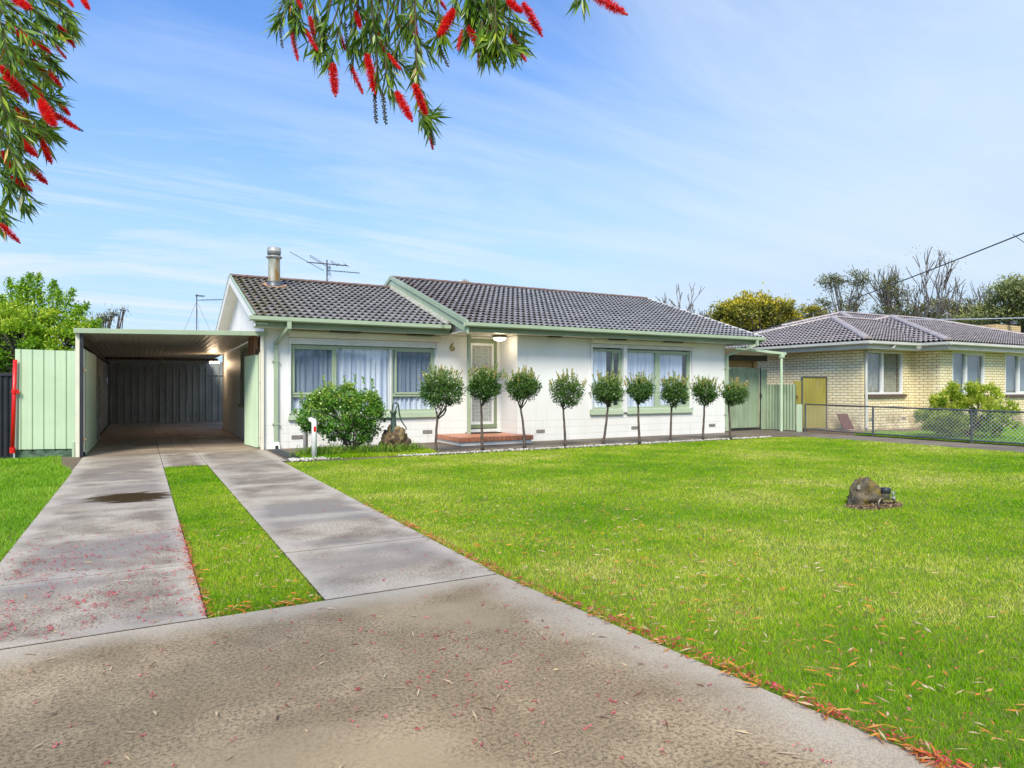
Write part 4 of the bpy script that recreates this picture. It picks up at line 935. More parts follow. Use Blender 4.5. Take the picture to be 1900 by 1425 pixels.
pumprock=link('boulder',rock('boulder','',(4.98,14.45,.16),.34,.30,.36,M['rock1'],5,rough_=.26),M['rock1'],None,True)
tag(pumprock,'cracked brown boulder beside the bush, carrying the hand pump','rock')
hp=empty('hand_pump','green cast-iron hand pump mounted on the brown boulder','pump',(5.0,14.35,.5))
bx,by=PY(730,800,14.35)[0],14.35
zz=lambda py: PY(730,py,14.35)[2]
q=MB(); q.lathe([(.062,.40),(.062,zz(783)),(.055,zz(779)),(.056,zz(768)),(.078,zz(766)),(.08,zz(763)),(.02,zz(762)),(.001,zz(762))],(bx,by,0),16); q.build('barrel',M['pump'],hp,True)
sx_=lambda px: PY(px,780,14.35)[0]
q=MB(); q.tube([(bx-.03,by,zz(777)),(sx_(719),by,zz(776)),(sx_(714),by,zz(777.5)),(sx_(713),by,zz(783))],[.03,.028,.026,.03],10); q.build('spout',M['pump'],hp,True)
pts=[(sx_(a),by,zz(b)) for a,b in ((728,765),(727.5,752),(730,748),(735,747.5),(739,751),(740,758),(741,768),(744,780),(749,788),(753,793),(754,798))]
q=MB(); q.tube(pts,[.012,.014,.016,.018,.02,.02,.018,.016,.014,.013,.016],8); q.tube([(sx_(733),by,zz(765)),(sx_(735),by,zz(757)),(sx_(738),by,zz(753))],.013,6); q.build('handle',M['pump'],hp,True)
# lawn rock with number
def cutf(c):
    c=c.copy()
    c.z=c.z*(1-.55*max(0,(c.x/.2))*.45)
    return c
LR=Vector((7.62,5.0,.05))
rk=empty('boulder','mossy rounded rock with a small painted numeral, standing in the middle of the lawn','rock',(7.62,5.0,0))
link('stone',rock('stone','',tuple(LR),.20,.16,.27,M['rock2'],8,sub=4,cut=cutf,rough_=.26),M['rock2'],rk,True)
n_=PY(1592,904,4.87); num=text('numeral','8',.070,(n_[0],n_[1]-.01,n_[2]),Euler((R(75),R(12),R(-32))),M['pvcgrey'],rk,.002)
wm=empty('water_meter','brass water meter with black lid and tap beside the rock on the lawn','water meter',(7.9,4.8,0))
mp=lambda px,py: Vector(PY(px,py,4.80))
c=mp(1643,905); q=MB(); zt=mp(1643,905).z
q.lathe([(.03,zt-.135),(.045,zt-.12),(.05,zt-.09),(.052,zt-.062)],(c.x,4.8,0),18); body=q.build('body',M['brassy'],wm,True)
q=MB(); q.lathe([(.054,zt-.062),(.056,zt-.06),(.056,zt-.005),(.05,zt),(.001,zt)],(c.x,4.8,0),18); q.build('lid',M['black'],wm,True)
q=MB(); a=mp(1630,943);b=mp(1630,932);cc=mp(1634,925);dd=mp(1641,925);ee=mp(1655,925);ff=mp(1660,930)
q.tube([a-Vector((0,0,.03)),b,cc,dd,ee,ff,ff-Vector((0,0,.1))],.0145,10); q.build('pipe',M['brassy'],wm,True)
q=MB(); t0=mp(1658,924);t1=mp(1657,913); q.tube([t0,t1],.012,8); q.tube([mp(1653,913),mp(1661,913)],.007,6); q.sphere(tuple(t0),.024,8,6); q.build('tap',M['galv'],wm,True)
# mulch
def chips(name,label,n,fn,mat,L=(.012,.04),kind='stuff',cat='mulch',zr_=(0,.02)):
    P=np.array([fn() for _ in range(n)]); z=rng.uniform(*zr_,n); D=rng.normal(size=(n,3)); D[:,2]*=.35
    Nn=rng.normal(size=(n,3))*.5+np.array([0,0,1.])
    o=leaf_obj(name,np.column_stack([P,z]),D,rng.uniform(*L,n),rng.uniform(.008,.018,n),rng.random(n),mat,None,.15,Nn); tag(o,label,cat,kind=kind); return o
def ell(cx,cy,rx,ry):
    def f():
        while True:
            a,b=random.uniform(-1,1),random.uniform(-1,1)
            if a*a+b*b<1: return (cx+a*rx,cy+b*ry)
    return f
flat('mulch_bed',[(7.64+.44*math.cos(i*PI/12),4.91+.24*math.sin(i*PI/12)) for i in range(24)],-.006,M['dirt'])
chips('mulch','reddish bark chips ringed round the mossy rock on the lawn',1500,ell(7.64,4.90,.42,.22),M['chip'],cat='mulch')
# bollard: inverted U of white pipe
bo=empty('pipe_bollard','white inverted-U pipe rail with red reflectors beside the bush at the driveway','bollard',(3.05,14,0))
A=G(583,850);B=G(567,836); zt=.74
q=MB(); q.tube([(A[0],A[1],-.05),(A[0],A[1],zt-.06),(A[0],A[1]+.012,zt-.02),(A[0],A[1]+.05,zt)],.052,16); q.tube([(A[0],A[1]+.02,zt-.01),(B[0]-.0,B[1]-.02,zt+.0)],.05,14); q.tube([(B[0],B[1],-.05),(B[0],B[1],zt-.05),(B[0],B[1]-.02,zt-.01),(B[0],B[1]-.05,zt)],.052,16)
q.build('rail',M['pvc'],bo,True)
q=MB(); q.box(A[0]-.022,A[0]+.022,A[1]-.058,A[1]-.047,zt-.21,zt-.11); q.build('reflector',M['red'],bo)
q=MB(); q.box(B[0]-.058,B[0]-.047,B[1]-.02,B[1]+.02,zt-.22,zt-.12); q.build('reflector',M['red'],bo)
# drain grate
dg=empty('drain_grate','dark slotted drain grate in the concrete at the left corner of the house','drain',(2.72,15,0))
q=MB(); q.hexa([(2.55,13.75,-.02),(2.86,13.75,-.02),(2.76,15.95,-.02),(2.52,15.95,-.02),(2.55,13.75,.0),(2.86,13.75,.0),(2.76,15.95,.0),(2.52,15.95,.0)]); q.build('channel',M['joint'],dg)
q=MB()
for i in range(7):
    t=i/6; q.bar((2.57+.27*t,13.78,.006),(2.53+.21*t,15.9,.006),.014,.012)
q.build('bars',M['grey'],dg)
# pebbles
def ico():
    t=(1+5**.5)/2
    v=np.array([(-1,t,0),(1,t,0),(-1,-t,0),(1,-t,0),(0,-1,t),(0,1,t),(0,-1,-t),(0,1,-t),(t,0,-1),(t,0,1),(-t,0,-1),(-t,0,1)])/1.9
    f=np.array([(0,11,5),(0,5,1),(0,1,7),(0,7,10),(0,10,11),(1,5,9),(5,11,4),(11,10,2),(10,7,6),(7,1,8),(3,9,4),(3,4,2),(3,2,6),(3,6,8),(3,8,9),(4,9,5),(2,4,11),(6,2,10),(8,6,7),(9,8,1)])
    return v,f
def pebbles(name,label,pts,size,mat):
    v,f=ico(); n=len(pts); s=rng.uniform(size[0],size[1],(n,1,1))*rng.uniform(.6,1.2,(n,1,3))*np.array([1,1,.65])
    V=v[None]*s; a=rng.uniform(0,PI,n); ca,sa=np.cos(a)[:,None],np.sin(a)[:,None]
    V=np.stack([V[:,:,0]*ca-V[:,:,1]*sa,V[:,:,0]*sa+V[:,:,1]*ca,V[:,:,2]],2)+pts[:,None,:]
    Fc=(f[None]+12*np.arange(n)[:,None,None]).reshape(-1,3)
    me=np_mesh(name,V.reshape(-1,3),Fc,np.repeat(rng.random(n),12),3); o=link(name,me,mat,None,True); tag(o,label,'pebbles',kind='stuff'); return o
n=1500; x=rng.uniform(4.6,15.6,n); y=13.05+rng.normal(0,.045,n)
x2=2.5+np.abs(rng.normal(0,.35,420)); y2=13.30+rng.normal(0,.10,420)
P=np.column_stack([np.r_[x,x2],np.r_[y,y2],rng.uniform(.0,.03,n+420)])
pebbles('pebbles','white pebbles edging the lawn under the row of small trees',P,(.012,.026),M['pebble'])
# ================= PLANTS =================
def rand_dirs(n): return unit(rng.normal(size=(n,3)))
def crown_pts(n,c,r,shell=.55,squash=1.):
    d=rand_dirs(n); rr=(shell+(1-shell)*rng.random(n)**.6)
    return np.array(c)+d*rr[:,None]*np.array(r),d
# nine clipped standard trees
STD=[(809,841,780,862,680,764,812,772),(894.7,837,866,934,680,745,893,752),(973,832,936,1004,688,745,966,757),(1049,829,1020,1086,694,757,1045,758),
     (1118.7,826,1094,1160,695,752,1128,752),(1186.7,824,1162,1215,698,748,1184,750),(1243.7,820,1223,1279,698,755,1246,754),(1303.7,817,1282,1334,702,750,1307,752),(1355,815,1337,1388,708,752,1352,754)]
SL_=['round-headed little tree nearest the boulder and pump, with a forked side branch','second little round tree from the pump, in front of the porch post','little tree with a bent trunk in front of the porch step, right of the door',
 'sparse-topped little tree before the blank white wall between door and window','little tree leaning right in front of the left pane of the far window','little tree before the white mullion of the far window',
 'slim straight little tree before the right pane of the far window','little tree before the white wall just right of the far window','last little tree at the right corner of the white house']
for i,(bx,by_,x0,x1,yt,yb,fx,fy) in enumerate(STD):
    g_=G(bx,by_); dep=S*g_[0]+C*g_[1]; k=dep/F
    base=Vector((g_[0],g_[1],0)); fk=AT(fx,fy,dep); cen=AT((x0+x1)/2,(yt+yb)/2+2,dep); rw=(x1-x0)*k/2; rh=(yb-yt)*k/2
    t=empty('standard_tree',SL_[i],'tree',tuple(base),'row of clipped standard trees along the house')
    q=MB(); mid=base.lerp(fk,.5)+Vector(((-.03,.0,.05,.01,.03,-.01,0,.01,.02)[i],0,0)); pts=[]
    for j in range(9):
        u=j/8; p_=base*(1-u)**2+mid*2*u*(1-u)+fk*u*u; p_+=Vector((.006*math.sin(j*2.1+i),.006*math.cos(j*1.7+i),0)); pts.append(p_)
    q.tube(pts,[.034-.012*j/8+(.012 if j==0 else 0) for j in range(9)],9)
    for j in range(6):
        a=j*2.4+i; e=cen+Vector((math.cos(a)*rw*.55,math.sin(a)*rw*.55,rh*random.uniform(-.3,.2))); m_=fk.lerp(e,.4)+Vector((0,0,-.05))
        q.tube([fk-Vector((0,0,.03)),m_,e],[.016,.011,.005],6)
    if i==0: q.tube([fk+Vector((.01,0,-.06)),fk+Vector((.14,0,.03)),fk+Vector((.19,0,.12)),fk+Vector((.20,0,.3))],[.02,.017,.018,.01],7)
    q.build('trunk',M['bark'],t,True)
    n=(6600,6400,6200,4200,6000,5600,5200,5200,4800)[i]
    cl,dl=crown_pts(150,cen,(rw*.88,rw*.86,rh*.86),.30); 
    idx=rng.integers(0,150,n); P=cl[idx]+rng.normal(size=(n,3))*np.array([.045,.045,.035])*(rw/.4)
    D=dl[idx]*.6+rng.normal(size=(n,3))*.5+np.array([0,0,.15])
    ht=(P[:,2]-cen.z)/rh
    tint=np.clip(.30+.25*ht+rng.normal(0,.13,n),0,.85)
    # upright new shoots
    ns=36; sa=rng.uniform(0,2*PI,ns); sr=rw*np.sqrt(rng.random(ns))*.98; sp=[];sd=[];stt=[]
    for a,r_ in zip(sa,sr):
        L=random.uniform(.06,.24); top=cen.z+rh*math.sqrt(max(.05,1-(r_/rw)**2))*.8; red=random.random()
        dx=Vector((math.cos(a)*r_/rw*.5+random.uniform(-.15,.15),math.sin(a)*r_/rw*.5,1)).normalized()
        for z_ in np.arange(0,L,.011):
            w_=dx*z_; sp.append((cen.x+math.cos(a)*r_+w_.x,cen.y+math.sin(a)*r_+w_.y,top+w_.z)); b=random.uniform(0,6.28); sd.append((math.cos(b)*.6,math.sin(b)*.6,1.)); stt.append(.45+.2*random.random()+(.40*red if z_>L*.2 else 0))
    P=np.r_[P,np.array(sp)];D=np.r_[D,np.array(sd)];tint=np.r_[tint,np.clip(stt,0,1)]; n=len(P)
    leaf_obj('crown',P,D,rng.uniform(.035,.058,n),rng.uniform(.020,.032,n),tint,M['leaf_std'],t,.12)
# round bush beside the pump
bu=empty('round_bush','dense round green bush with upright yellow shoots under the left window','bush',(3.95,14.3,0))
bc=AT(632,768,14.55); k=14.55/F
q=MB()
for j in range(14):
    a=j*2.399; e=bc+Vector((math.cos(a)*.6,math.sin(a)*.4,random.uniform(-.1,.45))); q.tube([(4.0+math.cos(a)*.05,14.3+math.sin(a)*.05,0),(4.0+math.cos(a)*.25,14.3+math.sin(a)*.18,.35),e],[.018,.014,.005],6)
q.build('stems',M['bark'],bu,True)
blobs=[(632,768,80,.62,44),(590,772,40,.34,34),(670,765,42,.4,40),(635,735,48,.36,24),(655,800,50,.4,28),(600,745,28,.22,18),(680,748,26,.2,20)]
Ps=[];Ds=[];Ts=[]
for (px,py,rx,ry,rz) in blobs:
    c=AT(px,py,14.5); r_=(rx*k,ry,rz*k); m=int(90*rx/60); cl,dl=crown_pts(m,c,r_,.45); nn=int(4300*rx/80); idx=rng.integers(0,m,nn)
    P=cl[idx]+rng.normal(size=(nn,3))*.045; P=P[P[:,2]>.06]; nn=len(P); D=dl[idx][:nn]*.5+rng.normal(size=(nn,3))*.6
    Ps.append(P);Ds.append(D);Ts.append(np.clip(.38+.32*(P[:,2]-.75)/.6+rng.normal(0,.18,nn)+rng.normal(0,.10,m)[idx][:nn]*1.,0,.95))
for (px,py,L,red) in ((603,733,.42,1),(615,725,.2,.6),(660,712,.18,.2),(692,722,.22,.2),(640,712,.16,.3),(560,745,.2,.8),(580,742,.14,.3),(675,714,.16,.1),(700,740,.15,.2)):
    c=AT(px,py,14.4)
    for z_ in np.arange(0,L,.009): Ps.append(np.array([[c.x-z_*.1,c.y,c.z+z_]]));b=random.uniform(0,6.28);Ds.append(np.array([[math.cos(b)*.8,math.sin(b)*.8,.8]]));Ts.append(np.array([min(1,.65+.35*red*random.random())]))
P=np.concatenate(Ps);D=np.concatenate(Ds);T=np.concatenate(Ts);n=len(P)
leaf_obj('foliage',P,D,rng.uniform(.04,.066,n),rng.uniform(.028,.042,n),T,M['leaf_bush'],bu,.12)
# strappy ground cover
def straps(name,label,centers,n,L,mat,spread=.12,w=.016):
    V=[];Fc=[];T=[]
    for (cx_,cy_) in centers:
        for _ in range(n):
            a=random.uniform(0,2*PI); l=random.uniform(*L); b0=Vector((cx_+random.gauss(0,spread),cy_+random.gauss(0,spread),0)); d=Vector((math.cos(a),math.sin(a),0)); sd=Vector((-d.y,d.x,0))*w/2; tt=random.random(); base=len(V)
            rise=random.uniform(.5,1.1)
            for j in range(6):
                u=j/5; p_=b0+d*l*u*.8+Vector((0,0,max(.015,l*1.7*(rise*u-rise*u*u*.92)))); ww=(1-u*.85)
                V+=[p_-sd*ww,p_+sd*ww]; T+=[tt,tt]
            Fc+=[(base+2*j,base+2*j+1,base+2*j+3,base+2*j+2) for j in range(5)]
    o=link(name,np_mesh(name,np.array([tuple(v) for v in V]),np.array(Fc),np.array(T),4),mat); tag(o,label,'ground cover',kind='stuff'); return o
straps('ground_cover','yellow-green strappy leaves spilling round the foot of the bush and boulder',[(3.2,14.1),(3.45,13.85),(3.6,14.2),(3.75,13.9),(4.1,13.8),(4.3,14.0),(4.45,13.8),(4.6,14.1),(4.75,13.75),(3.35,14.4),(5.1,13.85),(5.3,14.0),(2.95,14.0)],85,(.18,.5),M['leaf_strap'])
grass('ground_cover',[(2.75,13.3),(5.5,13.15),(5.6,13.95),(4.9,14.1),(2.9,14.6)],M['grass'],(2.7,5.7,13.1,14.7),4.,.07,label='low grassy ground cover at the foot of the garden bed beside the white pipe rail')
# neighbour shrub
ns_=empty('yellow_shrub','bright yellow-green shrub behind the chain-link fence before the brick house','shrub',(19.9,10.2,0))
dep=18.6; k=dep/F
blobs=[(1790,765,72,.85,34),(1790,728,34,.4,17),(1745,785,42,.5,20),(1845,770,34,.6,30),(1800,795,60,.7,20),(1722,773,20,.3,10),(1830,735,30,.35,16),(1765,745,36,.4,16)]
q=MB(); c0=AT(1795,822,dep)
for j in range(9):
    a=j*2.4; q.tube([(c0.x,c0.y,0),(c0.x+math.cos(a)*.3,c0.y+math.sin(a)*.3,.5),(c0.x+math.cos(a)*.7,c0.y+math.sin(a)*.5,1.0)],[.03,.02,.008],6)
q.build('stems',M['bark'],ns_)
Ps=[];Ds=[];Ts=[]
for (px,py,rx,ry,rz) in blobs:
    c=AT(px,py,dep); r_=(rx*k,ry,rz*k); m=int(.8*rx); ct_=rng.normal(0,.16,m); cl,dl=crown_pts(m,c,r_,.6); nn=95*m; idx=rng.integers(0,m,nn)
    P=cl[idx]+rng.normal(size=(nn,3))*.05; ok=P[:,2]>.08;P=P[ok]; D=(cl[idx]-np.array(c))[ok]*1.2+rng.normal(size=(len(P),3))*.4+np.array([0,0,.5])
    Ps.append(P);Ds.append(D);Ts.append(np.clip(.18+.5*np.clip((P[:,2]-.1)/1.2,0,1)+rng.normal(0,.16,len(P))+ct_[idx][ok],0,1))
P=np.concatenate(Ps);D=np.concatenate(Ds);T=np.concatenate(Ts);n=len(P)
leaf_obj('foliage',P,D,rng.uniform(.06,.10,n),rng.uniform(.028,.042,n),T,M['leaf_nb'],ns_,.12)
# ---- generic trees ----
def limbs(q,base,tips,r0,n=7):
    for (e,r1) in tips:
        b=Vector(base); e=Vector(e); m1=b.lerp(e,.35)+Vector((random.uniform(-.1,.1),random.uniform(-.1,.1),.12))*(e-b).length*.5
        m1.x=b.x+(e.x-b.x)*.25; m1.y=b.y+(e.y-b.y)*.25
        m2=b.lerp(e,.7)+Vector((random.uniform(-.05,.05),random.uniform(-.05,.05),.06))*(e-b).length
        q.tube([b,m1,m2,e],[r0,r0*.7,max(.02,r0*.4),max(.015,r1)],n,cap=False)
def leafy_tree(name,label,cat,dep,basepx,blobs,nclump,nleaf,L,W,mat,bark,group=None,depthr=.8,spread=.28,tintb=.3,trunk_r=.16,shell=.35,updir=.3,toplight=.35):
    """blobs in photo pixels (x,y,rx,ry) at depth dep -> true-size crown with its own thickness"""
    k=dep/F; b=AT(basepx,HY,dep); b.z=-.1; t=empty(name,label,cat,tuple(b),group)
    zs=[AT(x,y,dep).z for x,y,_,_ in blobs]; fork=Vector((b.x,b.y,min(zs)*.5))
    q=MB(); q.tube([b,b.lerp(fork,.5)+Vector((.08,0,0)),fork],[trunk_r*1.25,trunk_r,trunk_r*.85],9)
    Ps=[];Ds=[];Ts=[]; tot=sum(rx*ry for _,_,rx,ry in blobs)
    for (x,y,rx,ry) in blobs:
        c=AT(x,y,dep); c+=Vector((S,C,0))*random.uniform(-.4,.4)*rx*k; r_=np.array((rx*k,rx*k*depthr,ry*k))
        m=max(6,int(nclump*rx*ry/tot)); cl,dl=crown_pts(m,c,r_,shell)
        limbs(q,fork,[(tuple(cl[j]),.012) for j in rng.integers(0,m,min(m,9))],trunk_r*.5,6)
        for j in rng.integers(0,m,min(m,40)): q.tube([Vector(c).lerp(Vector(cl[j]),.1)-Vector((0,0,r_[2]*.3)),Vector(cl[j])],[.03,.008],4,cap=False)
        nn=max(1,int(nleaf*rx*ry/tot)); idx=rng.integers(0,m,nn); sp=spread*rng.uniform(.6,1.3,m)[idx][:,None]
        P=cl[idx]+rng.normal(size=(nn,3))*sp*np.array([1,1,.6]); D=dl[idx]*.4+rng.normal(size=(nn,3))*.6+np.array([0,0,updir])
        ct=rng.normal(0,.12,m)[idx]
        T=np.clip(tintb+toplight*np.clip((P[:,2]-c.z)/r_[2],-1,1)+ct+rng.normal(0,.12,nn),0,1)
        Ps.append(P);Ds.append(D);Ts.append(T)
    q.build('trunk',bark,t,True)
    P=np.concatenate(Ps);D=np.concatenate(Ds);T=np.concatenate(Ts);n=len(P)
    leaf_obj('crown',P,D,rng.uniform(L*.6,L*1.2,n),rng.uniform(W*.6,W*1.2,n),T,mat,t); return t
def grow(q,p,d,L,r,lev,maxlev,tips,up=.15,spread=.5,minr=.028):
    n=4; pts=[p.copy()];rr=[r]
    for i in range(n):
        d=(d+Vector((random.gauss(0,.10),random.gauss(0,.10),random.gauss(0,.06)+up*.25))).normalized(); p=p+d*L/n; pts.append(p.copy()); rr.append(r*(1-.35*(i+1)/n))
    q.tube(pts,rr,5 if lev>1 else 7,cap=False)
    if lev>=maxlev: tips.append((p,d)); return
    k=random.choice((2,3,3)) if lev<maxlev-1 else random.choice((2,3,4))
    for i in range(k):
        a=random.uniform(0,2*PI); o=d.orthogonal().normalized(); o.rotate(Matrix.Rotation(a,3,d))
        nd_=(d+o*random.uniform(spread*.6,spread*1.3)).normalized()
        grow(q,pts[-1] if i<2 else pts[2],nd_,L*random.uniform(.6,.85),max(minr,rr[-1]*.72),lev+1,maxlev,tips,up,spread,minr)
def bare_tree(name,label,dep,px,ytop,ybase_frac,maxlev,r,group,spread=.5,leafn=0,leafmat_=None,width=1.,up=.15,stems=1):
    random.seed(int(px)+3); b=AT(px,HY,dep); b.z=-.1; H=AT(px,ytop,dep).z; t=empty(name,label,'tree',tuple(b),group); q=MB(); tips=[]
    L0=H*ybase_frac
    for s_ in range(stems):
        grow(q,b.copy(),Vector((random.uniform(-.12,.12)*width,random.uniform(-.1,.1),1)).normalized(),L0,r,0,maxlev,tips,up,spread)
    top=max(tp.z for tp,_ in tips); sc=H/top; 
    me_o=q.build('trunk',M['barkgrey'],t,True)
    me_o.data.transform(Matrix.Translation(b)@Matrix.Diagonal((sc*width,sc*width,sc,1))@Matrix.Translation(-b))
    if leafn:
        tp=np.array([tuple(Vector(((x.x-b.x)*sc*width+b.x,(x.y-b.y)*sc*width+b.y,(x.z-b.z)*sc+b.z))) for x,_ in tips]); idx=rng.integers(0,len(tp),leafn)
        keep=rng.random(len(tp))<.75; idx=idx[keep[idx]]; n=len(idx); P=tp[idx]+rng.normal(size=(n,3))*.26
        leaf_obj('crown',P,rng.normal(size=(n,3))+np.array([0,0,-.2]),rng.uniform(.08,.17,n),rng.uniform(.03,.06,n),np.clip(rng.normal(.45,.22,n),0,1),leafmat_,t)
    return t
GB='trees beyond the brick house'
leafy_tree('leafy_tree','lime-green leafy tree rising behind the fence panel and carport on the left','tree',24,60,
   [(50,640,90,60),(120,645,50,45),(30,590,42,34),(75,590,34,32),(112,605,30,26),(5,640,60,70),(150,615,20,20),(-40,620,60,80),(20,700,80,50),(100,700,70,40)],
   300,30000,.17,.065,M['leaf_lime'],M['barkgrey'],spread=.15,tintb=.55,trunk_r=.15,shell=.3)
t=bpy.data.objects['leafy_tree']  # upright shoots of the lime tree
Ps=[];Ds=[];Ts=[]; q=MB()
for (x,y,dx,dy) in ((22,545,-4,-35),(38,540,3,-30),(52,540,4,-40),(62,540,12,-40),(90,545,12,-32),(118,560,18,-32),(140,585,22,-30),(160,600,24,-14),(75,560,-2,-30),(8,570,-6,-30),(45,560,-6,-36),(105,560,4,-30),(128,575,18,-14)):
    a=AT(x,y+20,24);b=AT(x+dx,y+dy+8,24); q.tube([a,b],[.03,.008],4)
    nn=300; u=rng.random(nn); P=np.array(a)[None]*(1-u)[:,None]+np.array(b)[None]*u[:,None]+rng.normal(size=(nn,3))*(.17*(1.15-u))[:,None]; Ps.append(P);Ds.append(rng.normal(size=(nn,3))*.7+np.array([0,0,.1]));Ts.append(rng.uniform(.15,.6,nn))
q.build('twigs',M['barkgrey'],t); P=np.concatenate(Ps);n=len(P); leaf_obj('shoots',P,np.concatenate(Ds),rng.uniform(.10,.17,n),rng.uniform(.04,.065,n),np.concatenate(Ts)+.15,M['leaf_lime'],t)
leafy_tree('leafy_tree','dark olive tree tip showing above the left end of the carport roof','tree',30,196,[(185,600,16,12),(200,592,15,9),(215,583,13,8),(228,576,6,4),(175,608,14,10),(195,640,30,25)],60,1500,.22,.035,M['leaf_gum'],M['barkgrey'],spread=.16,tintb=.35,trunk_r=.07,shell=.3)
leafy_tree('wattle_tree','broad domed tree with yellow-olive crown behind the gap between the houses','tree',45,1400,
   [(1400,592,78,38),(1360,590,40,30),(1440,590,42,32),(1400,565,52,18),(1370,572,30,18),(1435,572,35,17),(1345,610,26,22),(1462,612,26,25)],190,17000,.26,.11,M['leaf_wattle'],M['barkgrey'],GB,spread=.26,tintb=.38,trunk_r=.2,shell=.45,toplight=.45)
leafy_tree('olive_tree','small olive-green tree just right of the yellow-olive dome, above the mauve roof','tree',48,1505,[(1505,585,24,16),(1525,590,16,12),(1495,600,20,16)],60,2600,.24,.08,M['leaf_wattle'],M['barkgrey'],GB,spread=.22,tintb=.25,trunk_r=.1,shell=.4)
bare_tree('bare_tree','leafless twiggy tree above the right slope of the grey roof',45,1283,524,.34,5,.085,GB,.45,width=1.0,up=.3,stems=3)
bare_tree('bare_tree','tiny leafless twig top just above the far end of the grey ridge',45,1226,543,.5,4,.05,GB,.4,width=.6,up=.3)
leafy_tree('gum_tree','sparse umbrella-topped gum tree with see-through crown left of the dead tree','tree',50,1568,
   [(1565,520,40,13),(1600,520,16,12),(1545,530,22,14),(1530,560,14,16),(1585,560,18,16),(1560,575,30,12),(1522,585,10,8)],60,2600,.24,.07,M['leaf_gum'],M['barkgrey'],GB,spread=.32,tintb=.35,trunk_r=.13,shell=.5)
leafy_tree('gum_tree','thin sparse gum tree between the umbrella-topped gum and the dead tree','tree',50,1648,
   [(1655,518,14,9),(1665,545,22,22),(1640,540,10,22),(1632,575,14,16),(1670,580,22,14)],50,1900,.24,.07,M['leaf_gum'],M['barkgrey'],GB,spread=.30,tintb=.35,trunk_r=.1,shell=.5)
bare_tree('dead_tree','tall dead tree with upright bare limbs standing above the mauve roof',50,1712,462,.30,4,.17,GB,.42,900,M['leaf_wattle'],width=.9,up=.45,stems=3)
bare_tree('dead_tree','smaller dead tree with splayed bare twigs, just left of the big right-hand tree',52,1805,512,.34,4,.10,GB,.45,width=.9,up=.35,stems=2)
leafy_tree('gum_tree','dark bushy gum mass low behind the mauve roof, under the dead trees','tree',54,1745,
   [(1745,575,45,18),(1700,580,35,14),(1790,568,26,18),(1770,590,70,12),(1720,594,60,10),(1810,585,36,14)],110,6500,.26,.09,M['leaf_gum'],M['barkgrey'],GB,spread=.34,tintb=.3,trunk_r=.15,shell=.3)
leafy_tree('gum_tree','large grey-green tree at the right edge above the chimney','tree',42,1890,
   [(1890,555,60,34),(1860,540,30,22),(1905,530,36,16),(1860,585,50,22),(1925,560,50,44),(1820,592,35,12),(1900,590,60,20)],220,15000,.24,.08,M['leaf_far'],M['barkgrey'],GB,spread=.30,tintb=.40,trunk_r=.2,shell=.45)
leafy_tree('orange_hedge_tree','low orange-leaved tree top showing behind the mauve ridge beside the chimney','tree',46,1815,[(1795,612,22,10),(1825,618,28,10),(1850,624,20,10)],60,3000,.16,.07,M['leaf_orange'],M['barkgrey'],spread=.22,tintb=.5,trunk_r=.08)
# street trees behind the viewer, seen mirrored in the window glass
for j,(x,y,h,rr) in enumerate(((-10,-22,4.0,4.),(-4,-22,3.6,3.8),(2,-23,4.5,3.2),(8,-22,3.7,3.8),(14,-23,4.1,3.6),(20,-22,3.8,3.8),(26,-23,4.4,3.6))):
    t=empty('street_tree','dark tree across the street, mirrored in the front windows','tree',(x,y,0),'trees across the street')
    q=MB(); q.tube([(x,y,0),(x,y,h*.5)],[.25,.18],8); q.build('trunk',M['barkgrey'],t)
    P,d=crown_pts(2600,(x,y,h*.6),(rr,rr*.8,h*.42),.2); leaf_obj('crown',P,d+rng.normal(size=P.shape)*.5,rng.uniform(.4,.7,2600),rng.uniform(.3,.5,2600),rng.uniform(0,.5,2600),M['leaf_gum'],t)
# second aerial behind the carport
a2=empty('tv_aerial','thin television aerial mast standing behind the carport roof','aerial',tuple(AT(364,719,33)*1))
a2.location.z=0
P0=AT(364,608,33);P1=AT(365,546,33); q=MB(); q.tube([(P0.x,P0.y,0),(P1.x,P1.y,P1.z)],.022,6)
for dx,dz in ((-.55,0),(.65,0),(.1,.2)): q.tube([(P1.x,P1.y,P1.z-.35),(P1.x+dx*1.1,P1.y+.2,P0.z-.3)],.006,4)
q.build('mast',M['grey'],a2)
q=MB(); e=AT(412,556,33); e0=AT(366,557,33); q.tube([e0,e],.018,5)
for i in range(9): c=e0.lerp(e,.2+.8*i/8); q.box(c.x-.008,c.x+.008,c.y-.12,c.y+.12,c.z-.02,c.z+.03)
c=AT(371,549,33); q.tube([P1,c],.012,5); q.box(c.x-.2,c.x+.2,c.y-.1,c.y+.1,c.z-.02,c.z+.02)
q.build('boom',M['grey'],a2)
# ================= BOTTLEBRUSH OVERHEAD =================
bb=empty('bottlebrush_tree','bottlebrush tree with narrow leaves and red brush flowers drooping into the top of the view','tree',(-2.6,.6,0))
FL=[]; # px,py start, px,py end, depth
def fm(nf,L,R_,seed,sparse=1.):
    r_=np.random.default_rng(seed); u=r_.random(nf); a=r_.uniform(0,2*PI,nf); 
    P=np.column_stack([np.zeros(nf),np.zeros(nf),-u*L]); rad=R_*(.55+.45*np.sin(PI*np.clip(u*.9+.08,0,1)))
    D=np.column_stack([np.cos(a),np.sin(a),r_.uniform(-.5,.15,nf)]); 
    V,Fc,t=leaves(P,D,rad*r_.uniform(.75,1.15,nf),.0016,np.clip(r_.normal(.5,.25,nf),0,1),.1)
    me=np_mesh('flower',V,Fc,t,4); me.materials.append(M['petal']); return me
FM=[fm(1100,.095,.018,1),fm(700,.085,.0155,2),fm(420,.09,.012,3)]
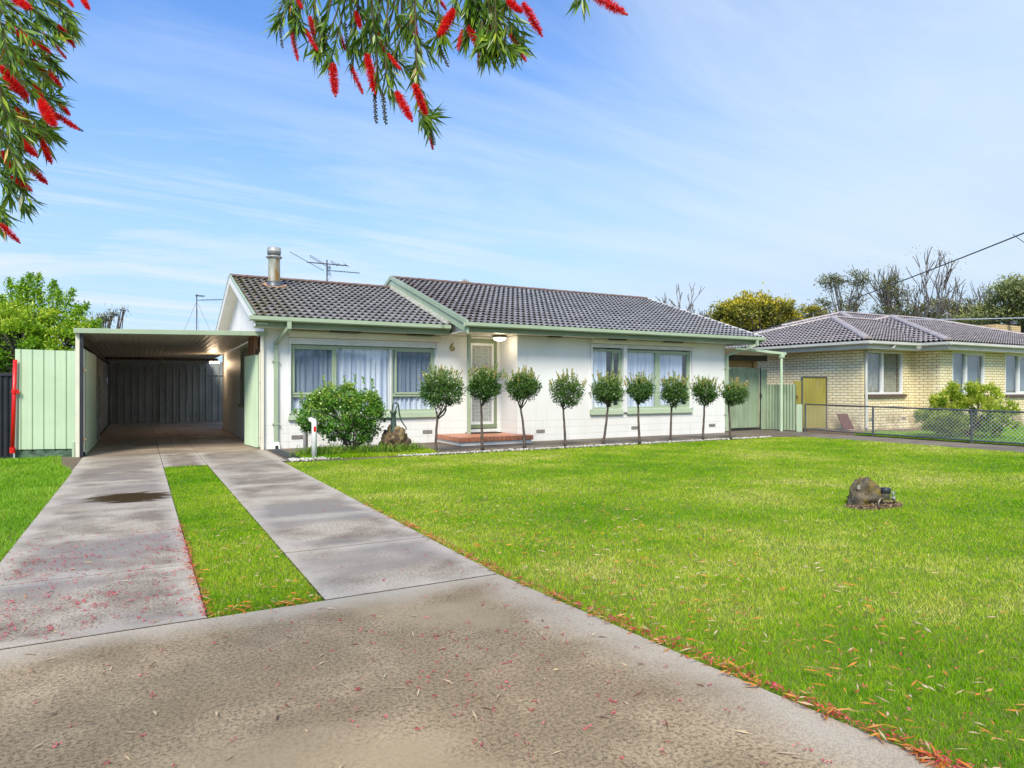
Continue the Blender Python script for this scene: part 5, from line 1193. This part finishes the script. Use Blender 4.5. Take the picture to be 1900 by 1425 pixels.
for m_ in FM:
    bm=bmesh.new();bm.from_mesh(m_); tl=bm.verts.layers.float.get('tint')
    ret=bmesh.ops.create_cone(bm,cap_ends=True,segments=6,radius1=.003,radius2=.003,depth=.095,matrix=Matrix.Translation((0,0,-.047)))
    for v in ret['verts']: v[tl]=.15
    bm.to_mesh(m_);bm.free()
# dark seed spike
q=MB(); q.tube([(0,0,0),(0,0,-.09)],.0016,5)
for i in range(36):
    a=i*2.4; z=-.004-i*.0023; q.sphere((.0042*math.cos(a),.0042*math.sin(a),z),.0026,5,4)
SPK=q.mesh('seed_spike'); SPK.materials.append(M['bud'])
def orient(o,a,b,native):
    d=b-a; o.rotation_mode='QUATERNION'; o.rotation_quaternion=d.to_track_quat('-Z','Y'); s_=d.length/native; o.scale=(max(.75,min(1.15,s_)),)*2+(s_,)
def flower(px0,py0,px1,py1,dep,var=0):
    a=AT(px0,py0,dep);b=AT(px1,py1,dep+random.uniform(-.03,.03)); o=bpy.data.objects.new('flower',FM[var]); COL.objects.link(o); o.parent=bb; o.location=a-bb.location; orient(o,a,b,(.095,.085,.09)[var])
def spike(px0,py0,px1,py1,dep):
    a=AT(px0,py0,dep);b=AT(px1,py1,dep); o=bpy.data.objects.new('seed_spike',SPK); COL.objects.link(o); o.parent=bb; o.location=a-bb.location; orient(o,a,b,.09)
# (photo positions -> places in the air about two metres off)
for a in ((540,55,552,110,2.0,2),(566,55,588,93,2.0,2),(617,118,622,173,1.9,1),(650,120,672,172,1.95,2),(680,100,695,168,1.9,1),(735,170,762,220,1.85,1),(768,155,790,212,1.7,0),(795,235,803,276,1.85,2),
   (842,18,815,66,1.8,0),(868,48,892,96,1.75,1),(858,55,850,92,1.8,2),(888,96,890,128,1.8,2),(940,0,968,22,1.75,0),(970,5,1003,62,1.75,1),(945,62,975,112,1.8,2),(1100,-8,1158,24,1.75,1),(550,-5,560,15,2.0,2),(815,0,828,18,1.9,2),(742,45,752,72,2.,2),
   (18,-10,55,15,1.8,0),(122,-8,135,12,1.9,2),(150,-8,164,16,1.9,1),(108,46,136,84,2.0,1),(98,78,122,108,2.05,2),(78,98,102,122,2.0,1),(60,72,92,96,1.9,1),(0,122,40,170,1.7,0),(8,140,48,178,1.75,0),(40,172,52,190,1.8,1),(62,158,82,190,1.85,1),(75,186,100,232,1.7,0),(108,190,128,212,1.95,1),(100,210,142,238,1.9,1),(60,233,78,256,1.95,1),(78,240,103,262,1.95,2),(76,258,94,300,1.95,1),(35,255,66,288,1.85,1),(0,205,12,232,1.8,1),(48,303,84,338,1.9,1),(22,328,56,352,1.9,1),(0,415,34,448,1.75,1)): flower(*a)
for a in ((520,50,524,90,2.),(545,50,548,95,2.),(605,60,600,110,2.),(575,40,590,90,2.0),(695,170,698,230,1.9),(710,170,716,232,1.9),(813,80,832,125,1.9),(972,60,950,128,1.85),(100,245,124,268,1.95),(125,225,154,244,1.95),(110,0,112,20,1.95),(640,40,645,95,2.),(800,240,806,270,1.8)): spike(*a)
# hanging twigs with leaves
TW=MB(); LP=[];LD=[];LT=[];LL=[];LW=[]
def twig(pts,dep,dens=1.,yel=0.,lsc=1.,r=.0022):
    ps=[AT(x,y,dep+dd) for (x,y,dd) in [(p_[0],p_[1],(p_[2] if len(p_)>2 else 0)) for p_ in pts]]
    # smooth
    fine=[]
    for i in range(len(ps)-1):
        a=ps[max(i-1,0)];b=ps[i];c=ps[i+1];d=ps[min(i+2,len(ps)-1)]
        for j in range(6):
            t=j/6; fine.append(.5*((2*b)+(c-a)*t+(2*a-5*b+4*c-d)*t*t+(3*b-a-3*c+d)*t**3))
    fine.append(ps[-1]); n=len(fine)
    TW.tube(fine,[r*(1.6-.9*i/n) for i in range(n)],5)
    tot=sum((fine[i+1]-fine[i]).length for i in range(n-1)); m=int(tot/.0054*dens)
    for _ in range(m):
        u=random.random()**.8*(n-1.01); i=int(u); p_=fine[i].lerp(fine[i+1],u-i); tg=(fine[i+1]-fine[i]).normalized()
        rd=Vector((random.gauss(0,1),random.gauss(0,1),random.gauss(0,1))); rd=(rd-tg*rd.dot(tg)).normalized()
        dd=tg*random.uniform(.5,1.1)+rd*random.uniform(.3,.8)+Vector((0,0,-.25)); LP.append(tuple(p_));LD.append(tuple(dd)); LT.append(min(1,max(0,random.gauss(.38+yel,.2)))); LL.append(random.uniform(.038,.075)*lsc); LW.append(random.uniform(.0055,.0095)*lsc)
top=[([(560,-120),(550,-20),(530,20),(515,45)],2.0),([(580,-120),(560,-10),(548,50)],2.0),([(600,-100),(585,0),(590,50),(600,100)],2.0),([(640,-120),(615,0),(600,60),(585,100)],2.0),
 ([(660,-120),(640,0),(625,70),(612,118)],1.95),([(690,-120),(665,0),(660,60),(655,120)],1.95),([(700,-120),(690,0),(700,70),(745,120),(760,130)],2.0),([(710,-120),(705,0),(690,60),(685,110)],1.95),
 ([(730,-120),(720,0),(716,90),(718,150),(730,175)],1.9),([(700,-90),(690,10),(698,80),(700,165)],1.9),([(760,-120),(745,0),(755,50),(800,100)],2.0),([(770,-120),(770,0),(772,90),(776,150),(795,215),(800,240)],1.85),
 ([(800,-120),(790,0),(760,40),(735,90),(720,120)],1.95),([(815,-110),(812,0),(820,60),(815,85)],1.9),([(860,-120),(850,-20),(845,15)],1.85),([(880,-120),(885,-10),(880,40),(865,70)],1.8),([(900,-120),(905,0),(930,50),(900,90)],1.75),
 ([(920,-110),(915,0),(945,40),(965,75)],1.8),([(910,-120),(918,0),(920,65),(915,75)],1.72),([(890,-100),(905,0),(925,70),(960,90)],1.75),([(940,-120),(950,-20),(940,5)],1.8),([(620,-100),(655,0),(680,40),(670,80)],1.95),([(545,-100),(530,-20),(540,20),(560,50)],2.),([(735,-90),(760,10),(790,40),(810,55)],1.95),
 ([(1090,-110),(1085,-30),(1078,2)],1.8)]
for pts,dp_ in top: twig(pts,dp_,1.0,random.choice((0,0,.05,.12)))
for (x,y) in ((915,75),(905,95),(925,85),(895,80),(940,88)): twig([(x,y-40),(x-3,y-15),(x,y)],1.74,3.2,.12,1.15)
for (x,y) in ((790,225),(800,215)): twig([(776,205),(786,215),(x,y)],1.78,4,.1,.9)
for (x,y) in ((880,20),(890,10),(870,5),(905,20)): twig([(x,y-70),(x-5,y-20),(x,y+20)],1.76,1.8,.0,1.1)
for (a_,dp_) in [(t_,d_) for t_,d_ in top[:24]]:
    j_=random.uniform(-14,14); twig([(x+j_+random.uniform(-8,8),y*random.uniform(.75,.95)-6) for x,y in a_],dp_+random.uniform(.03,.15),.45,random.choice((0,.1,.2)))
for a_ in ((575,30,582,66,2.,1),(630,60,640,92,2.,2),(700,60,712,96,1.95,2),(765,30,772,66,1.9,1),(720,100,742,128,1.9,2),(900,30,912,70,1.8,1),(660,20,668,50,1.95,1),(35,60,62,84,1.9,0),(12,40,36,66,1.9,1),(90,130,112,160,1.95,1),(30,200,50,226,1.9,1),(85,195,108,222,1.9,0),(5,280,22,312,1.85,1),(60,110,84,138,1.95,0),(20,100,40,118,1.9,1)): flower(*a_)
left=[([(-120,-60),(-30,-40),(40,0),(90,40),(112,60)],2.0),([(-120,-90),(0,-60),(80,-20),(120,30),(130,48)],2.05),([(-130,0),(-40,20),(30,60),(80,90),(105,125)],1.95),([(-120,60),(-30,60),(30,90),(70,130),(100,165)],1.95),
 ([(-120,100),(-20,110),(40,140),(80,175),(112,192)],1.9),([(-120,140),(-20,150),(30,190),(70,230),(90,245)],1.9),([(-120,180),(-20,190),(30,220),(60,240)],1.85),([(-120,220),(-30,220),(20,260),(50,300)],1.85),([(-120,260),(-30,270),(10,300),(40,330)],1.9),
 ([(-120,280),(-40,290),(0,320),(30,345),(55,372)],1.9),([(-120,340),(-50,340),(-10,380),(10,405)],1.8),([(-100,-20),(-20,0),(20,40),(60,70)],1.8),([(-100,20),(-20,40),(20,90),(50,110)],1.8),([(-100,90),(-20,100),(20,130),(60,170)],1.8),
 ([(-100,200),(-20,230),(20,280),(30,310)],1.8),([(-100,150),(-30,170),(10,210),(40,250)],1.75),([(-80,-90),(-20,-50),(40,-20),(90,0)],1.95),([(-80,300),(-20,320),(10,340),(20,365)],1.8),([(-60,-40),(20,10),(60,50),(95,70)],1.95),([(-100,240),(-10,250),(40,265),(90,235)],1.95),([(-80,70),(0,90),(60,120),(90,140)],2.0),([(-90,0),(-10,30),(10,80),(25,120)],1.7),([(-90,120),(-10,140),(5,190),(15,225)],1.7)]
for pts,dp_ in left: twig(pts,dp_,1.15,random.choice((0,0,.06,.14)))
for pts,dp_ in left[:16]: twig([(x+random.uniform(-25,15),y+random.uniform(-25,25)) for x,y in pts],dp_+random.uniform(.1,.4),1.1,0)
TW.build('twigs',M['twig'],bb)
leaf_obj('leaves',np.array(LP),np.array(LD),np.array(LL),np.array(LW),np.array(LT),M['leaf_bb'],bb,.2)
# trunk and boughs (outside the frame) that carry those twigs
q=MB(); q.tube([(-2.6,.6,-.1),(-2.55,.62,.9),(-2.45,.7,1.7)],[.16,.13,.12],10)
Ttop=AT(760,-160,1.95)
q.tube([(-2.45,.7,1.7),(-1.6,.9,2.5),(-.6,1.3,2.75),(.3,1.6,2.75),tuple(AT(640,-150,2.0)),tuple(AT(900,-140,1.85)),tuple(AT(1090,-120,1.8))],[.11,.08,.05,.03,.014,.01,.004],8)
q.tube([(-2.45,.7,1.7),(-2.0,1.2,2.2),tuple(AT(-330,0,1.95)),tuple(AT(-130,-60,2.0)),tuple(AT(-60,-100,2.0))],[.09,.06,.03,.015,.006],8)
q.tube([tuple(AT(-330,0,1.95)),tuple(AT(-200,120,1.9)),tuple(AT(-130,240,1.9)),tuple(AT(-120,350,1.85))],[.03,.02,.013,.006],7)
q.build('trunk',M['bark'],bb,True)
# ================= LITTER =================
def litter():
    P=[];T=[];L=[];Wd=[];Z=[]
    def put(x,y,kind,z): P.append((x,y));Z.append(z);T.append(kind)
    R_=random
    # along the right edge of the drive
    for _ in range(1000):
        y=1.2+7.0*R_.random()**1.5
        if R_.random()>.5+.5*math.sin(y*9+2*math.sin(y*23)): continue
        e=2.355 if y>4.5 else 2.355+(4.5-y)*.075; put(e+abs(R_.gauss(0,.018 if y>3.5 else .035))-.015,y,R_.uniform(.35,.95),R_.uniform(.004,.03))
    for _ in range(950):
        y=1.2+6.5*R_.random()**1.3; x=2.5+abs(R_.gauss(0,1.5)); put(x,y,R_.choice((R_.uniform(0,.3),R_.uniform(.4,.75),R_.uniform(.4,.7))),R_.uniform(.030,.050))
    for _ in range(260): put(R_.uniform(2.6,9),R_.uniform(2,8),R_.uniform(0,.7),.042)
    for _ in range(150): put(R_.uniform(.38,1.05),4.5+2.8*R_.random()**1.4,R_.uniform(.1,.8),.036)
    for _ in range(110): put(.36+R_.gauss(0,.012),R_.uniform(4.5,7.6),R_.uniform(.5,.85),R_.uniform(.004,.02))
    for _ in range(60): put(R_.uniform(.4,1.05),4.49+R_.gauss(0,.02),R_.uniform(.4,.85),R_.uniform(.004,.02))
    for _ in range(60): put(R_.uniform(-.95,.33),R_.uniform(4.5,7),R_.uniform(0,.5),.006)
    for _ in range(130): put(R_.uniform(-1,2.4),R_.uniform(1.4,4.4),R_.choice((R_.uniform(0,.3),R_.uniform(0,.3),.98)),.008)
    n=len(P); P=np.column_stack([np.array(P),np.array(Z)]); a=rng.uniform(0,2*PI,n); D=np.column_stack([np.cos(a),np.sin(a),rng.normal(0,.10,n)]); Nn=np.column_stack([rng.normal(0,.35,n),rng.normal(0,.35,n),np.ones(n)])
    # lens shaped, slightly arched leaf: two quads
    o=leaf_obj('fallen_leaves',P,D,rng.uniform(.035,.095,n),rng.uniform(.007,.013,n),np.array(T),M['litter'],None,.2,Nn); tag(o,'narrow tan and orange leaves strewn over the lawn edge and concrete','leaves',kind='stuff')
    Q=[]
    for _ in range(420): Q.append((R_.uniform(-1.0,.35),4.5+3.0*R_.random(),.006))
    for _ in range(60): c_=(R_.uniform(-.8,.3),R_.uniform(4.6,6.6)); Q.extend([(c_[0]+R_.gauss(0,.03),c_[1]+R_.gauss(0,.03),.008) for _ in range(4)])
    for _ in range(90): Q.append((R_.gauss(1.45,.35),R_.gauss(3.1,.45),.006))
    for _ in range(150): Q.append((R_.uniform(-1.0,2.4),R_.uniform(1.5,4.4),.006))
    for _ in range(170): Q.append((.355+R_.gauss(0,.015),R_.uniform(4.5,7.8),.01))
    for _ in range(560): y=1.2+5.5*R_.random()**1.3; e=2.355 if y>4.5 else 2.355+(4.5-y)*.075; Q.append((e+abs(R_.gauss(0,.05))-.01,y,R_.uniform(.01,.03)))
    for _ in range(260): Q.append((2.5+abs(R_.gauss(0,1.1)),1.3+4.5*R_.random(),.042))
    for _ in range(30): Q.append((R_.uniform(1.1,2.3),R_.uniform(4.6,8),.006))
    C_=[];
    for (x,y,z) in Q:
        k=R_.choice((2,3,4,7)); tt=R_.random()
        for _ in range(k): C_.append((x+R_.gauss(0,.008),y+R_.gauss(0,.008),z+R_.uniform(0,.006),tt))
    A=np.array(C_); n=len(A); D=rng.normal(size=(n,3)); D[:,2]*=.3
    Nn=np.column_stack([rng.normal(0,.4,n),rng.normal(0,.4,n),np.ones(n)])
    o=leaf_obj('fallen_petals',A[:,:3],D,rng.uniform(.008,.02,n),rng.uniform(.004,.009,n),A[:,3],M['fpetal'],None,.2,Nn); tag(o,'crimson bottlebrush petals scattered on the wet concrete and grass edge','petals',kind='stuff')
litter()
# ================= LIGHT, SKY, CAMERA =================
wd=bpy.data.worlds.new('World'); scene.world=wd; wd.use_nodes=True; nt=wd.node_tree; bg=nt.nodes['Background']
EL_,AZ=R(46),R(216)     # high behind the viewer (azimuth from +Y, clockwise)
sky=nd(nt,'ShaderNodeTexSky',sky_type='NISHITA'); sky.sun_disc=False; sky.sun_elevation=EL_; sky.sun_rotation=AZ; sky.air_density=1.0; sky.dust_density=.6; sky.ozone_density=1.6
tc=nd(nt,'ShaderNodeTexCoord'); sp=nd(nt,'ShaderNodeSeparateXYZ'); nt.links.new(tc.outputs['Generated'],sp.inputs[0])
zz_=math_(nt,'MAXIMUM',math_(nt,'ADD',sp.outputs[2],.10),.03); cb=nd(nt,'ShaderNodeCombineXYZ'); nt.links.new(math_(nt,'DIVIDE',sp.outputs[0],zz_),cb.inputs[0]); nt.links.new(math_(nt,'DIVIDE',sp.outputs[1],zz_),cb.inputs[1])
v1=mapping(nt,cb.outputs[0],(.45,1.5,1),(2.2,.7,0),(0,0,R(-25)))
c1=noise(nt,v1,.8,9,.62,1.3); c2=noise(nt,mapping(nt,cb.outputs[0],(.3,.3,1),(5,3,0)),.6,3,.5)
side=math_(nt,'MULTIPLY',math_(nt,'ADD',math_(nt,'MULTIPLY',sp.outputs[0],1.),math_(nt,'MULTIPLY',sp.outputs[1],-.55)),.16)
cl_=ramp(nt,math_(nt,'ADD',side,math_(nt,'ADD',math_(nt,'MULTIPLY',c1,.6),math_(nt,'MULTIPLY',c2,.5))),[(.49,0.),(.60,.26),(.76,.75)])
hz=math_(nt,'ADD',ramp(nt,sp.outputs[2],[(0.,.98),(.13,.80),(.30,.38),(.55,.0)]),math_(nt,'MAXIMUM',math_(nt,'MULTIPLY',math_(nt,'SUBTRACT',side,.012),6.),0.),True)
skc=mix(nt,1.,sky.outputs[0],(.55,1.02,1.58),'MULTIPLY')
skc=mix(nt,hz,skc,(3.55,4.6,5.75)); skc=mix(nt,cl_,skc,(4.4,5.15,6.1))
c3=noise(nt,mapping(nt,cb.outputs[0],(.30,.95,1),(1.4,6.2,0),(0,0,R(14))),1.1,9,.64,1.6)
lf=math_(nt,'MULTIPLY',math_(nt,'SUBTRACT',.06,side),9.,True)
w3=math_(nt,'MULTIPLY',math_(nt,'MULTIPLY',ramp(nt,c3,[(.46,0.),(.64,1.)]),lf),ramp(nt,sp.outputs[2],[(.02,.5),(.14,.95),(.30,.55),(.42,0.)]))
skc=mix(nt,w3,skc,(4.7,5.3,6.0))
nt.links.new(skc,bg.inputs[0]); bg.inputs[1].default_value=.051
sun=bpy.data.lights.new('sun','SUN'); sun.energy=1.5; sun.angle=R(20); sun.color=(1,.91,.74); so=bpy.data.objects.new('sun',sun); COL.objects.link(so)
dv=Vector((math.sin(AZ)*math.cos(EL_),math.cos(AZ)*math.cos(EL_),math.sin(EL_))); so.rotation_mode='QUATERNION'; so.rotation_quaternion=dv.to_track_quat('Z','Y')
for nm,loc,pw,cc in (('porch_lamp_light',(lx,ly,2.52),1.6,(1,.85,.62)),('carport_lamp_light',(2.1,24.0,2.15),6,(1,.72,.45))):
    l=bpy.data.lights.new(nm,'POINT'); l.energy=pw; l.color=cc; l.shadow_soft_size=.12; o=bpy.data.objects.new(nm,l); COL.objects.link(o); o.location=loc
cam=bpy.data.cameras.new('camera'); co=bpy.data.objects.new('camera',cam); COL.objects.link(co); scene.camera=co
co.location=(0,0,HC); co.rotation_euler=(R(90),0,-YAW); cam.sensor_width=36; cam.sensor_fit='HORIZONTAL'; cam.lens=F/1900*36; cam.shift_y=(HY-712.5)/1900; cam.clip_start=.05; cam.clip_end=2000
vs_=scene.view_settings; vs_.view_transform='Standard'; vs_.look='None'; vs_.gamma=1; vs_.exposure=1.75
